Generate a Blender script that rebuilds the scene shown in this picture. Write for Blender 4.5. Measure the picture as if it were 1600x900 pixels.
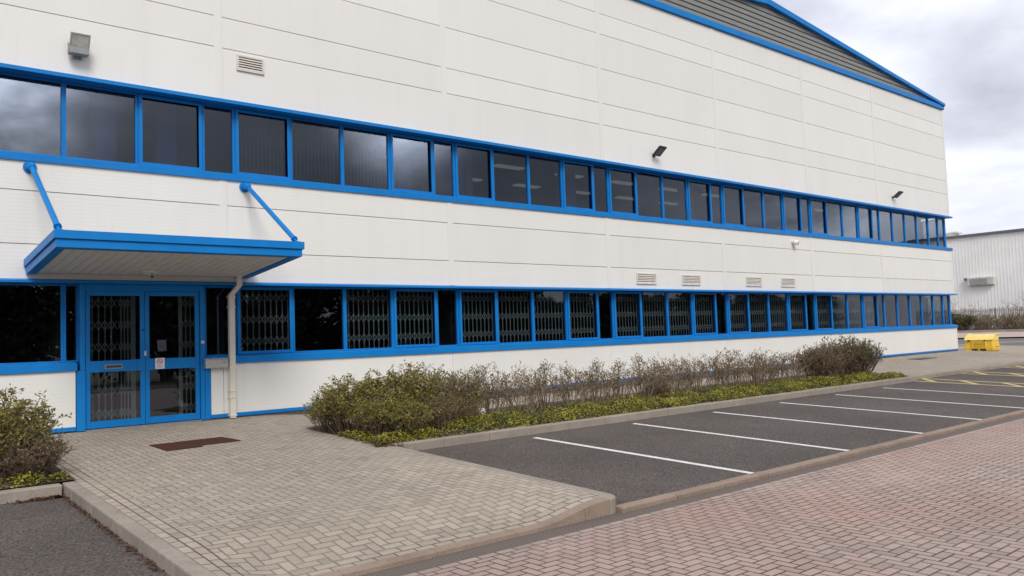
import bpy, bmesh, math, random
from mathutils import Vector, Matrix
R = math.radians
for o in list(bpy.data.objects): bpy.data.objects.remove(o, do_unlink=True)
scene = bpy.context.scene
COL = scene.collection

# ------------------------------------------------------------------ camera
YAW, PITCH, ROLL = 0.6973, 0.0587, -0.0344
CAM = Vector((-6.3665, -17.276, 2.1827))
cy, sy, cp, sp = math.cos(YAW), math.sin(YAW), math.cos(PITCH), math.sin(PITCH)
fwd = Vector((sy*cp, cy*cp, sp)); rgt = Vector((cy, -sy, 0)); upv = rgt.cross(fwd)
cr, sr = math.cos(ROLL), math.sin(ROLL)
r2 = rgt*cr + upv*sr; u2 = upv*cr - rgt*sr
cam = bpy.data.cameras.new('camera'); cam.lens = 36*1265/1600; cam.sensor_width = 36
cam.clip_start = 0.1; cam.clip_end = 2000
co = bpy.data.objects.new('camera', cam); COL.objects.link(co)
co.matrix_world = Matrix(((r2.x, u2.x, -fwd.x, CAM.x), (r2.y, u2.y, -fwd.y, CAM.y), (r2.z, u2.z, -fwd.z, CAM.z), (0, 0, 0, 1)))
scene.camera = co

# ------------------------------------------------------------------ world and sun
SUN_EL, SUN_AZ = R(43), R(205)            # azimuth clockwise from +y: the light comes from behind the viewer
w = bpy.data.worlds.new('World'); scene.world = w; w.use_nodes = True
nt = w.node_tree; nt.nodes.clear(); N = nt.nodes.new; LK = nt.links.new
out = N('ShaderNodeOutputWorld'); bg = N('ShaderNodeBackground'); LK(bg.outputs[0], out.inputs[0])
sky = N('ShaderNodeTexSky'); sky.sky_type = 'NISHITA'; sky.sun_disc = False
sky.sun_elevation = SUN_EL; sky.sun_rotation = SUN_AZ
bg.inputs['Strength'].default_value = 0.1
tc = N('ShaderNodeTexCoord')
sep = N('ShaderNodeSeparateXYZ'); LK(tc.outputs['Generated'], sep.inputs[0])
def wm(op, a, b=None, clamp=False):
    n = N('ShaderNodeMath'); n.operation = op; n.use_clamp = clamp
    for i, v in enumerate((a, b)):
        if v is None: continue
        if isinstance(v, (int, float)): n.inputs[i].default_value = v
        else: LK(v, n.inputs[i])
    return n.outputs[0]
zc = wm('ADD', wm('MAXIMUM', sep.outputs[2], 0.0), 0.22)
cb = N('ShaderNodeCombineXYZ'); LK(wm('DIVIDE', sep.outputs[0], zc), cb.inputs[0]); LK(wm('DIVIDE', sep.outputs[1], zc), cb.inputs[1])
def wnoise(scale, det, rough, off=(0, 0, 0), dist=0.0):
    mp = N('ShaderNodeMapping'); mp.inputs['Location'].default_value = off; LK(cb.outputs[0], mp.inputs[0])
    n = N('ShaderNodeTexNoise'); n.inputs['Scale'].default_value = scale; n.inputs['Detail'].default_value = det
    n.inputs['Roughness'].default_value = rough; n.inputs['Distortion'].default_value = dist; LK(mp.outputs[0], n.inputs[0]); return n.outputs[0]
n1 = wnoise(0.95, 7, 0.5, (0.3, 9.2, 0), 0.3); n2 = wnoise(2.4, 8, 0.55, (2, 7, 0), 0.3)
cl = wm('ADD', wm('MULTIPLY', n1, 0.72), wm('MULTIPLY', n2, 0.28))
rampn = N('ShaderNodeValToRGB'); LK(cl, rampn.inputs[0])
e = rampn.color_ramp.elements
e[0].position = 0.36; e[0].color = (5.0, 5.15, 6.2, 1)
e[1].position = 0.66; e[1].color = (14.5, 14.5, 14.8, 1)
x = rampn.color_ramp.elements.new(0.47); x.color = (8.2, 8.4, 9.4, 1)
x = rampn.color_ramp.elements.new(0.55); x.color = (11.2, 11.3, 12.0, 1)
mixn = N('ShaderNodeMixRGB'); mixn.inputs[0].default_value = 0.9
# thin bright cloud low over the horizon
hz = wm('POWER', wm('SUBTRACT', 1.0, wm('MAXIMUM', sep.outputs[2], 0.0), True), 7.0)
hmix = N('ShaderNodeMixRGB'); LK(wm('MULTIPLY', hz, 0.75), hmix.inputs[0]); LK(rampn.outputs[0], hmix.inputs[1]); hmix.inputs[2].default_value = (11.5, 11.6, 12.1, 1)
LK(sky.outputs[0], mixn.inputs[1]); LK(hmix.outputs[0], mixn.inputs[2])
# a darker cloud deck behind the viewer with a few bright gaps in it
def towards(az, el):
    d = N('ShaderNodeVectorMath'); d.operation = 'DOT_PRODUCT'; LK(tc.outputs['Generated'], d.inputs[0])
    a, b = R(az), R(el); d.inputs[1].default_value = (math.sin(a)*math.cos(b), math.cos(a)*math.cos(b), math.sin(b))
    return wm('MAXIMUM', d.outputs['Value'], 0.0)
deck = wm('MULTIPLY', wm('POWER', towards(155, 12), 1.6), 0.60)
gapn = wm('MULTIPLY', wm('SUBTRACT', n2, 0.30, True), 3.2)
gaps = wm('ADD', wm('MULTIPLY', wm('POWER', towards(174, 17.5), 260.0), 7.0), wm('MULTIPLY', wm('POWER', towards(147.5, 15.5), 700.0), 5.0))
gaps = wm('ADD', gaps, wm('MULTIPLY', wm('POWER', towards(118, 9), 200.0), 1.0))
gm = wm('ADD', wm('SUBTRACT', 1.0, deck), wm('MULTIPLY', gaps, gapn))
scl = N('ShaderNodeVectorMath'); scl.operation = 'SCALE'; LK(mixn.outputs[0], scl.inputs[0]); LK(gm, scl.inputs['Scale']); LK(scl.outputs[0], bg.inputs[0])
sd = bpy.data.lights.new('sun', 'SUN'); sd.energy = 2.3; sd.angle = R(24); sd.color = (1, 0.96, 0.90)
so = bpy.data.objects.new('sun', sd); COL.objects.link(so)
sdir = Vector((math.sin(SUN_AZ)*math.cos(SUN_EL), math.cos(SUN_AZ)*math.cos(SUN_EL), math.sin(SUN_EL)))
so.rotation_euler = sdir.to_track_quat('Z', 'Y').to_euler(); so.location = (0, -40, 40)
vs = scene.view_settings; vs.view_transform = 'Standard'; vs.look = 'None'; vs.gamma = 1; vs.use_curve_mapping = False
vs.exposure = 0.17
scene.render.engine = 'CYCLES'; scene.cycles.max_bounces = 8; scene.cycles.transparent_max_bounces = 24

# ------------------------------------------------------------------ material helpers
class NT:
    def __init__(s, name):
        s.m = bpy.data.materials.new(name); s.m.use_nodes = True; s.t = s.m.node_tree
        s.b = s.t.nodes['Principled BSDF']; s.o = s.t.nodes['Material Output']; s.pos = None
    def n(s, typ): return s.t.nodes.new(typ)
    def l(s, a, b): s.t.links.new(a, b)
    def set(s, inp, v):
        if isinstance(v, (int, float)): inp.default_value = v
        elif isinstance(v, tuple): inp.default_value = v if len(v) == len(inp.default_value) else (*v, 1)
        else: s.l(v, inp)
    def m_(s, op, a, b=None, clamp=False):
        n = s.n('ShaderNodeMath'); n.operation = op; n.use_clamp = clamp; s.set(n.inputs[0], a)
        if b is not None: s.set(n.inputs[1], b)
        return n.outputs[0]
    def position(s):
        if s.pos is None: s.pos = s.n('ShaderNodeNewGeometry').outputs['Position']
        return s.pos
    def noise(s, scale, det=4, rough=0.55, vec=None, sc3=None, out=0):
        n = s.n('ShaderNodeTexNoise'); n.inputs['Scale'].default_value = scale
        n.inputs['Detail'].default_value = det; n.inputs['Roughness'].default_value = rough
        v = vec or s.position()
        if sc3:
            mp = s.n('ShaderNodeMapping'); mp.inputs['Scale'].default_value = sc3; s.l(v, mp.inputs[0]); v = mp.outputs[0]
        s.l(v, n.inputs['Vector']); return n.outputs[out]
    def ramp(s, fac, stops):
        r = s.n('ShaderNodeValToRGB'); s.l(fac, r.inputs[0]); el = r.color_ramp.elements
        while len(el) < len(stops): el.new(0.5)
        for k, (p, c) in enumerate(stops): el[k].position = p; el[k].color = (*c, 1) if isinstance(c, tuple) else (c, c, c, 1)
        return r.outputs[0]
    def mix(s, fac, a, b, mode='MIX'):
        n = s.n('ShaderNodeMixRGB'); n.blend_type = mode
        s.set(n.inputs[0], fac); s.set(n.inputs[1], a); s.set(n.inputs[2], b); return n.outputs[0]
    def bump(s, h, strength=0.3, dist=0.01):
        n = s.n('ShaderNodeBump'); n.inputs['Strength'].default_value = strength; n.inputs['Distance'].default_value = dist
        s.l(h, n.inputs['Height']); s.l(n.outputs[0], s.b.inputs['Normal'])
    def fin(s, col=None, rough=None, metal=None, spec=None):
        if col is not None: s.set(s.b.inputs['Base Color'], col)
        if rough is not None: s.set(s.b.inputs['Roughness'], rough)
        if metal is not None: s.set(s.b.inputs['Metallic'], metal)
        if spec is not None: s.set(s.b.inputs['Specular IOR Level'], spec)
        return s.m

def plain(name, col, rough=0.5, metal=0.0, var=0.12, scale=6.0, spec=0.5):
    t = NT(name); n = t.noise(scale, 5, 0.6)
    lo = tuple(c*(1-var) for c in col); hi = tuple(min(1, c*(1+var)) for c in col)
    c = t.ramp(n, [(0.3, lo), (0.7, hi)])
    return t.fin(c, rough, metal, spec)

def panel_mat(name, ribs):
    t = NT(name)
    n = t.noise(0.7, 5, 0.6, sc3=(1, 1, 0.35)); s = t.noise(3.0, 6, 0.65, sc3=(1.2, 1, 0.06))
    c = t.ramp(n, [(0.3, (0.722, 0.716, 0.690)), (0.7, (0.752, 0.746, 0.720))])
    c = t.mix(t.m_('MULTIPLY', t.ramp(s, [(0.52, 0.0), (0.8, 1.0)]), 0.22), c, (0.60, 0.575, 0.52))
    gr = t.n('ShaderNodeNewGeometry'); c = t.mix(1.0, c, t.ramp(gr.outputs['Random Per Island'], [(0.0, 0.955), (1.0, 1.0)]), 'MULTIPLY')
    if ribs:
        sp_ = t.n('ShaderNodeSeparateXYZ'); t.l(t.position(), sp_.inputs[0])
        h = t.m_('SINE', t.m_('MULTIPLY', sp_.outputs[2], 2*math.pi/0.072))
        t.bump(h, 0.09, 0.004)
    return t.fin(c, 0.42)
M = {}
M['panel'] = panel_mat('white_panel', True)
M['panel_flat'] = panel_mat('white_flat_panel', False)
M['joint'] = plain('dark_joint', (0.06, 0.058, 0.055), 0.8)
def blue_mat():
    t = NT('blue_paint'); n = t.noise(2.0, 5, 0.6); g = t.noise(9, 5, 0.7, sc3=(1, 1, 0.3))
    c = t.ramp(n, [(0.3, (0.003, 0.165, 0.50)), (0.7, (0.005, 0.195, 0.56))])
    c = t.mix(t.m_('MULTIPLY', t.ramp(g, [(0.5, 0.0), (0.8, 1.0)]), 0.25), c, (0.03, 0.18, 0.42))
    return t.fin(c, 0.42, spec=0.22)
M['blue'] = blue_mat()
M['gable'] = plain('grey_green_cladding', (0.212, 0.220, 0.210), 0.5, var=0.08, scale=1.5)
M['roof'] = plain('grey_roof_sheet', (0.22, 0.23, 0.225), 0.55)
def glass_mat(name, tint, ior):
    t = NT(name); t.t.nodes.remove(t.b)
    ge = t.n('ShaderNodeNewGeometry'); dp = t.n('ShaderNodeVectorMath'); dp.operation = 'DOT_PRODUCT'
    t.l(ge.outputs['Normal'], dp.inputs[0]); t.l(ge.outputs['Incoming'], dp.inputs[1])
    r0 = ((ior-1)/(ior+1))**2
    fr_ = t.m_('ADD', r0, t.m_('MULTIPLY', 1-r0, t.m_('POWER', t.m_('SUBTRACT', 1.0, t.m_('ABSOLUTE', dp.outputs['Value'])), 5.0)), True)
    tr = t.n('ShaderNodeBsdfTransparent'); tr.inputs[0].default_value = (*tint, 1)
    gl = t.n('ShaderNodeBsdfGlossy'); gl.inputs['Roughness'].default_value = 0.0; gl.inputs['Color'].default_value = (0.80, 0.87, 1.0, 1)
    wv = t.noise(0.45, 2, 0.4)
    bp = t.n('ShaderNodeBump'); bp.inputs['Strength'].default_value = 0.25; bp.inputs['Distance'].default_value = 0.02; t.l(wv, bp.inputs['Height'])
    t.l(bp.outputs[0], gl.inputs['Normal'])
    mx = t.n('ShaderNodeMixShader'); t.l(fr_, mx.inputs[0]); t.l(tr.outputs[0], mx.inputs[1]); t.l(gl.outputs[0], mx.inputs[2])
    t.l(mx.outputs[0], t.o.inputs[0]); return t.m
M['glass'] = glass_mat('tinted_glass', (0.63, 0.655, 0.68), 1.84)
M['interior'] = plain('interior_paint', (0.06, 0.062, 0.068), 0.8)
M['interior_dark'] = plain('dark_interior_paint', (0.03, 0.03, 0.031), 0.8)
M['blind'] = plain('blind_fabric', (0.22, 0.22, 0.20), 0.8)
M['blind_dark'] = plain('dark_blind_fabric', (0.085, 0.085, 0.09), 0.8)
M['grille'] = plain('grey_grille_steel', (0.48, 0.53, 0.50), 0.5, 0.0)
M['canopy_under'] = plain('pale_soffit_board', (0.62, 0.60, 0.55), 0.5, var=0.08)
M['cream'] = plain('cream_pvc', (0.66, 0.62, 0.55), 0.45, var=0.06)
M['vent'] = plain('cream_louvre_metal', (0.62, 0.58, 0.53), 0.5)
M['steel'] = plain('brushed_steel', (0.58, 0.56, 0.53), 0.38, 0.7, var=0.15, scale=20)
M['grey_metal'] = plain('grey_cast_metal', (0.26, 0.27, 0.28), 0.5, 0.3)
M['black'] = plain('black_metal', (0.025, 0.025, 0.027), 0.45)
M['lens'] = plain('lamp_lens', (0.42, 0.43, 0.40), 0.15, var=0.3, scale=14)
M['dark_lens'] = plain('dark_lens', (0.13, 0.135, 0.14), 0.2, var=0.3, scale=18)
M['paper'] = plain('paper', (0.72, 0.73, 0.76), 0.8, var=0.04)
M['red'] = plain('red_print', (0.62, 0.07, 0.05), 0.6)
M['brick_dark'] = plain('dark_brick', (0.10, 0.088, 0.08), 0.85, var=0.4, scale=12)
M['paint_white'] = None
t = NT('white_road_paint'); n = t.noise(7, 7, 0.7); f = t.noise(38, 5, 0.75)
M['paint_white'] = t.fin(t.mix(t.ramp(f, [(0.38, 1.0), (0.46, 0.0)]), t.ramp(n, [(0.3, (0.60, 0.58, 0.55)), (0.7, (0.78, 0.77, 0.74))]), (0.30, 0.28, 0.26)), 0.7)
t = NT('yellow_road_paint'); n = t.noise(5, 7, 0.7); f = t.noise(20, 5, 0.75)
M['paint_yellow'] = t.fin(t.mix(t.ramp(f, [(0.32, 0.85), (0.46, 0.0)]), t.ramp(n, [(0.3, (0.48, 0.37, 0.15)), (0.7, (0.64, 0.50, 0.21))]), (0.20, 0.17, 0.13)), 0.7)
def asphalt(name, lo, hi):
    t = NT(name); a = t.noise(0.45, 6, 0.6); b = t.noise(34, 4, 0.8); c = t.noise(2.2, 6, 0.65)
    vo = t.n('ShaderNodeTexVoronoi'); vo.inputs['Scale'].default_value = 48; t.l(t.position(), vo.inputs['Vector'])
    col = t.ramp(a, [(0.3, lo), (0.72, hi)])
    col = t.mix(0.85, col, t.ramp(b, [(0.36, 0.05), (0.64, 0.95)]), 'OVERLAY')
    col = t.mix(t.m_('MULTIPLY', t.ramp(c, [(0.45, 0.0), (0.75, 1.0)]), 0.3), col, tuple(v*0.62 for v in lo))
    st = t.noise(0.9, 7, 0.72); col = t.mix(t.ramp(st, [(0.56, 0.0), (0.70, 0.55)]), col, tuple(v*0.55 for v in lo))
    col = t.mix(t.ramp(st, [(0.30, 0.35), (0.42, 0.0)]), col, tuple(v*1.35 for v in hi))
    sp_ = t.ramp(vo.outputs['Color'], [(0.90, 0.0), (0.97, 1.0)])
    col = t.mix(t.m_('MULTIPLY', sp_, 0.5), col, (0.34, 0.31, 0.28))
    t.bump(t.m_('ADD', b, vo.outputs['Distance']), 0.5, 0.008)
    return t.fin(col, 0.85, spec=0.3)
M['asphalt'] = asphalt('parking_asphalt', (0.072, 0.060, 0.054), (0.112, 0.095, 0.086))
M['asphalt_far'] = asphalt('road_asphalt', (0.12, 0.11, 0.105), (0.17, 0.155, 0.15))
def concrete(name, lo, hi, moss=0.0):
    t = NT(name); a = t.noise(1.3, 7, 0.65); b = t.noise(45, 4, 0.75); c = t.noise(5, 6, 0.7)
    col = t.ramp(a, [(0.28, lo), (0.72, hi)])
    col = t.mix(0.35, col, t.ramp(b, [(0.25, 0.2), (0.75, 0.8)]), 'OVERLAY')
    col = t.mix(t.m_('MULTIPLY', t.ramp(c, [(0.5, 0.0), (0.78, 1.0)]), 0.45), col, tuple(v*0.55 for v in lo))
    t.bump(b, 0.35, 0.006)
    return t.fin(col, 0.85, spec=0.3)
M['kerb'] = concrete('kerb_concrete', (0.235, 0.205, 0.17), (0.33, 0.29, 0.245))
M['kerb_brown'] = concrete('brown_kerb_concrete', (0.21, 0.155, 0.12), (0.31, 0.24, 0.19))
M['soil'] = concrete('bed_soil', (0.050, 0.033, 0.024), (0.09, 0.068, 0.05))
M['ground'] = concrete('verge_ground', (0.10, 0.10, 0.06), (0.17, 0.15, 0.10))
M['pink_far'] = concrete('pink_paving', (0.36, 0.28, 0.25), (0.44, 0.35, 0.31))

def blocks(name, W, cols, mortar, running=False, tintn=None, stain=(0.16, 0.13, 0.11), ang=0.0, off=(0, 0), jk=1.0):
    """block paving: 90 degree herringbone of 2:1 blocks (or stretcher rows), block width W"""
    t = NT(name)
    mp = t.n('ShaderNodeMapping'); mp.vector_type = 'TEXTURE'
    mp.inputs['Rotation'].default_value = (0, 0, ang); mp.inputs['Location'].default_value = (off[0], off[1], 0)
    mp.inputs['Scale'].default_value = (W, W, W); t.l(t.position(), mp.inputs[0])
    s_ = t.n('ShaderNodeSeparateXYZ'); t.l(mp.outputs[0], s_.inputs[0]); X, Y = s_.outputs[0], s_.outputs[1]
    if running:
        j = t.m_('FLOOR', Y); fy = t.m_('SUBTRACT', Y, j)
        xs = t.m_('DIVIDE', t.m_('ADD', X, j), 2.0); i = t.m_('FLOOR', xs); lx = t.m_('MULTIPLY', t.m_('SUBTRACT', xs, i), 2.0); ly = fy
        idx, idy = i, j; lenx, leny = 2.0, 1.0
        dx = t.m_('MINIMUM', lx, t.m_('SUBTRACT', 2.0, lx)); dy = t.m_('MINIMUM', ly, t.m_('SUBTRACT', 1.0, ly))
    else:
        i = t.m_('FLOOR', X); j = t.m_('FLOOR', Y); fx = t.m_('SUBTRACT', X, i); fy = t.m_('SUBTRACT', Y, j)
        d = t.m_('FLOORED_MODULO', t.m_('SUBTRACT', i, j), 4.0)
        d = t.m_('ROUND', d)
        ish = t.m_('LESS_THAN', d, 1.5)                      # horizontal block
        isv = t.m_('SUBTRACT', 1.0, ish)
        offx = t.m_('MULTIPLY', ish, d)                       # 0/1
        offy = t.m_('MULTIPLY', isv, t.m_('SUBTRACT', 3.0, d))
        lx = t.m_('ADD', fx, offx); ly = t.m_('ADD', fy, offy)
        lenx = t.m_('ADD', 1.0, ish); leny = t.m_('ADD', 1.0, isv)
        dx = t.m_('MINIMUM', lx, t.m_('SUBTRACT', lenx, lx)); dy = t.m_('MINIMUM', ly, t.m_('SUBTRACT', leny, ly))
        idx = t.m_('SUBTRACT', i, offx); idy = t.m_('SUBTRACT', j, offy)
    wob = t.m_('MULTIPLY', t.m_('SUBTRACT', t.noise(22, 3, 0.6), 0.5), 0.06)
    dist = t.m_('ADD', t.m_('MINIMUM', dx, dy), wob)
    cmb = t.n('ShaderNodeCombineXYZ'); t.l(idx, cmb.inputs[0]); t.l(idy, cmb.inputs[1])
    wn = t.n('ShaderNodeTexWhiteNoise'); wn.noise_dimensions = '2D'; t.l(cmb.outputs[0], wn.inputs['Vector'])
    col = t.ramp(wn.outputs['Value'], cols)
    a = t.noise(0.35, 6, 0.6); c = t.noise(2.6, 7, 0.7); g = t.noise(60, 4, 0.8)
    if tintn: col = t.mix(t.ramp(a, [(0.42, 0.0), (0.68, 0.7)]), col, tintn)
    col = t.mix(0.35, col, t.ramp(g, [(0.25, 0.2), (0.75, 0.8)]), 'OVERLAY')
    col = t.mix(t.m_('MULTIPLY', t.ramp(c, [(0.48, 0.0), (0.8, 1.0)]), 0.42), col, stain)
    big = t.noise(0.22, 4, 0.6); col = t.mix(1.0, col, t.ramp(big, [(0.3, 0.84), (0.68, 1.08)]), 'MULTIPLY')
    gap = t.ramp(dist, [(0.045, 1.0), (0.12, 0.0)])
    mcol = t.ramp(t.noise(6, 5, 0.7), [(0.3, tuple(v*0.55 for v in mortar)), (0.7, mortar)])
    wear = t.ramp(t.noise(0.8, 5, 0.6), [(0.25, 0.55), (0.6, 1.0)])
    col = t.mix(t.m_('MULTIPLY', t.m_('MULTIPLY', gap, wear), jk), col, mcol)
    h = t.m_('ADD', t.ramp(dist, [(0.0, 0.0), (0.11, 1.0)]), t.m_('MULTIPLY', g, 0.12))
    h = t.m_('ADD', h, t.m_('MULTIPLY', wn.outputs['Value'], 0.35))
    t.bump(h, 0.5, 0.008)
    return t.fin(col, 0.82, spec=0.3)
buff = [(0.0, (0.29, 0.248, 0.198)), (0.08, (0.34, 0.292, 0.236)), (0.6, (0.375, 0.322, 0.262)), (1.0, (0.41, 0.355, 0.29))]
pink = [(0.0, (0.29, 0.228, 0.20)), (0.15, (0.33, 0.258, 0.226)), (0.7, (0.365, 0.285, 0.25)), (1.0, (0.405, 0.305, 0.265))]
M['buff'] = blocks('buff_block_paving', 0.112, buff, (0.15, 0.122, 0.098), stain=(0.25, 0.22, 0.18), jk=0.8)
M['buff_run'] = blocks('buff_edge_course', 0.112, buff, (0.115, 0.088, 0.068), running=True, stain=(0.23, 0.195, 0.155), off=(0, -10.55))
M['buff_run_side'] = blocks('buff_side_course', 0.112, buff, (0.115, 0.088, 0.068), running=True, stain=(0.23, 0.195, 0.155), ang=math.pi/2, off=(-3.9, 0))
M['pink'] = blocks('pink_block_paving', 0.112, pink, (0.085, 0.058, 0.044), tintn=(0.40, 0.25, 0.205), stain=(0.24, 0.19, 0.155))
M['pink_run'] = blocks('pink_edge_course', 0.112, pink, (0.085, 0.058, 0.044), running=True, stain=(0.19, 0.145, 0.12), off=(0, -11.0))
def leaf(name, stops, spec=0.3, patch=None):
    t = NT(name)
    oi = t.n('ShaderNodeNewGeometry'); col = t.ramp(oi.outputs['Random Per Island'], stops)
    n = t.noise(0.9, 3, 0.5); col = t.mix(t.m_('MULTIPLY', n, 0.5), col, tuple(v*0.75 for v in stops[0][1]))
    if patch:
        pn = t.noise(1.5, 6, 0.7); col = t.mix(t.ramp(pn, [(0.50, 0.0), (0.62, 0.7)]), col, patch); col = t.mix(t.ramp(pn, [(0.38, 0.9), (0.50, 0.0)]), col, (0.055, 0.075, 0.018))
    return t.fin(col, 0.55, spec=spec)
M['leaf_olive'] = leaf('olive_leaf', [(0, (0.085, 0.08, 0.016)), (0.45, (0.19, 0.182, 0.03)), (0.82, (0.32, 0.295, 0.055)), (1, (0.17, 0.10, 0.045))])
M['leaf_dark'] = leaf('dark_leaf', [(0, (0.045, 0.055, 0.016)), (0.6, (0.095, 0.105, 0.028)), (1, (0.14, 0.095, 0.045))])
M['leaf_brown'] = leaf('dry_brown_leaf', [(0, (0.095, 0.064, 0.035)), (0.6, (0.165, 0.12, 0.062)), (1, (0.17, 0.16, 0.05))])
M['leaf_dry'] = leaf('pale_dry_leaf', [(0, (0.17, 0.125, 0.08)), (0.6, (0.26, 0.20, 0.13)), (1, (0.24, 0.22, 0.10))])
M['ivy'] = leaf('ground_cover_leaf', [(0, (0.06, 0.068, 0.012)), (0.3, (0.135, 0.142, 0.018)), (0.65, (0.26, 0.25, 0.03)), (0.93, (0.40, 0.35, 0.05)), (1, (0.17, 0.10, 0.05))], patch=(0.36, 0.31, 0.04))
M['twig'] = plain('brown_twig', (0.15, 0.10, 0.07), 0.8, var=0.45, scale=9)
M['twig_grey'] = plain('grey_twig', (0.225, 0.168, 0.11), 0.8, var=0.4, scale=9)
M['bark'] = plain('bark', (0.10, 0.082, 0.065), 0.9, var=0.4)
M['litter'] = leaf('fallen_leaf', [(0, (0.05, 0.018, 0.012)), (0.6, (0.13, 0.05, 0.032)), (1, (0.20, 0.10, 0.06))])
M['leaf_tree'] = leaf('evergreen_leaf', [(0, (0.012, 0.018, 0.008)), (0.6, (0.028, 0.036, 0.014)), (1, (0.06, 0.055, 0.02))])
M['yellow'] = plain('yellow_plastic', (0.72, 0.46, 0.035), 0.45, var=0.10, scale=5)
M['yellow_lid'] = plain('pale_yellow_plastic', (0.82, 0.62, 0.17), 0.45, var=0.10, scale=5)
M['grate'] = None
t = NT('drain_grate'); ck = t.n('ShaderNodeTexVoronoi'); ck.inputs['Scale'].default_value = 24; ck.inputs['Randomness'].default_value = 0.0; t.l(t.position(), ck.inputs['Vector'])
c = t.ramp(ck.outputs['Distance'], [(0.28, (0.022, 0.017, 0.015)), (0.40, (0.16, 0.13, 0.112))]); t.bump(ck.outputs['Distance'], 0.6, 0.01)
c = t.mix(t.ramp(t.noise(1.5, 6, 0.7), [(0.4, 0.0), (0.7, 0.6)]), c, (0.12, 0.095, 0.078))
M['grate'] = t.fin(c, 0.8)
t = NT('coconut_mat'); g = t.noise(90, 4, 0.8); c = t.ramp(g, [(0.3, (0.045, 0.019, 0.016)), (0.7, (0.098, 0.045, 0.038))]); t.bump(g, 0.6, 0.01); M['mat'] = t.fin(c, 0.95, spec=0.1)
M['far_wall'] = plain('pale_grey_cladding', (0.78, 0.77, 0.75), 0.5, var=0.07, scale=0.4)
M['far_trim'] = plain('dark_grey_trim', (0.10, 0.115, 0.14), 0.5)
M['fence'] = plain('galvanised_steel', (0.30, 0.32, 0.34), 0.5, 0.3)
M['dirty_white'] = plain('weathered_white_board', (0.50, 0.48, 0.44), 0.6, var=0.25, scale=1.2)
M['lit'] = None
M['column'] = plain('dark_blue_column', (0.02, 0.045, 0.16), 0.6)
t = NT('lit_ceiling_panel'); em = t.n('ShaderNodeEmission'); em.inputs[0].default_value = (1, 0.93, 0.78, 1); em.inputs[1].default_value = 0.17; t.l(em.outputs[0], t.o.inputs[0]); M['lit'] = t.m

# ------------------------------------------------------------------ mesh helpers
class MB:
    def __init__(s): s.v = []; s.f = []
    def add(s, vs, fs):
        b = len(s.v); s.v += [tuple(q) for q in vs]; s.f += [tuple(b+i for i in f) for f in fs]; return s
    def box(s, x0, x1, y0, y1, z0, z1):
        return s.add([(x0,y0,z0),(x1,y0,z0),(x1,y1,z0),(x0,y1,z0),(x0,y0,z1),(x1,y0,z1),(x1,y1,z1),(x0,y1,z1)],
                     [(3,2,1,0),(4,5,6,7),(0,1,5,4),(1,2,6,5),(2,3,7,6),(3,0,4,7)])
    def obox(s, c, ax, ay, az):
        c, ax, ay, az = Vector(c), Vector(ax), Vector(ay), Vector(az)
        vs = [c+sx*ax+sy_*ay+sz*az for sz in (-1,1) for sx, sy_ in ((-1,-1),(1,-1),(1,1),(-1,1))]
        return s.add(vs, [(3,2,1,0),(4,5,6,7),(0,1,5,4),(1,2,6,5),(2,3,7,6),(3,0,4,7)])
    def prism(s, poly, axis, a, b):
        """extrude a 2D polygon along axis ('x': poly is (y,z), 'y': (x,z), 'z': (x,y))"""
        def P(p, t): return (t, p[0], p[1]) if axis == 'x' else (p[0], t, p[1]) if axis == 'y' else (p[0], p[1], t)
        n = len(poly); vs = [P(p, a) for p in poly]+[P(p, b) for p in poly]
        fs = [tuple(range(n-1, -1, -1)), tuple(range(n, 2*n))]+[(i, (i+1) % n, n+(i+1) % n, n+i) for i in range(n)]
        return s.add(vs, fs)
    def tube(s, pts, rad, n=8, cap=True):
        pts = [Vector(p) for p in pts]; rad = rad if isinstance(rad, (list, tuple)) else [rad]*len(pts)
        vs = []; fs = []
        for k, p in enumerate(pts):
            d = (pts[min(k+1, len(pts)-1)]-pts[max(k-1, 0)]).normalized()
            a = d.cross(Vector((0, 0, 1)) if abs(d.z) < 0.9 else Vector((1, 0, 0))).normalized(); b = d.cross(a)
            vs += [p+rad[k]*(math.cos(2*math.pi*i/n)*a+math.sin(2*math.pi*i/n)*b) for i in range(n)]
        for k in range(len(pts)-1):
            fs += [(k*n+i, k*n+(i+1) % n, (k+1)*n+(i+1) % n, (k+1)*n+i) for i in range(n)]
        if cap: fs += [tuple(range(n-1, -1, -1)), tuple((len(pts)-1)*n+i for i in range(n))]
        return s.add(vs, fs)
    def build(s, name, mat, parent=None, bevel=0.0, smooth=False, fix=True):
        me = bpy.data.meshes.new(name); me.from_pydata(s.v, [], s.f); me.update()
        if fix or bevel:
            bm = bmesh.new(); bm.from_mesh(me)
            bmesh.ops.recalc_face_normals(bm, faces=bm.faces)
            if bevel: bmesh.ops.bevel(bm, geom=list(bm.edges), offset=bevel, segments=2, profile=0.5, affect='EDGES', clamp_overlap=True)
            bm.to_mesh(me); bm.free()
        me.materials.append(mat)
        if smooth: me.polygons.foreach_set('use_smooth', [True]*len(me.polygons))
        o = bpy.data.objects.new(name, me); COL.objects.link(o)
        if parent: o.parent = parent; o.matrix_parent_inverse = Matrix.Translation(parent_world(parent)).inverted()
        return o
def parent_world(p):
    return Vector(p.location) if p.type == 'EMPTY' else Vector((0, 0, 0))   # meshes are built in world coordinates
def thing(name, label, cat, loc=(0, 0, 0), group=None):
    o = bpy.data.objects.new(name, None); COL.objects.link(o); o.location = loc
    return tag(o, label, cat, group)
def tag(o, label, cat, group=None, kind=None):
    o['label'] = label; o['category'] = cat
    if group: o['group'] = group
    if kind: o['kind'] = kind
    return o
def struct(o): o['kind'] = 'structure'; return o
def stuff(o, label, cat): o['kind'] = 'stuff'; o['label'] = label; o['category'] = cat; return o

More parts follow.
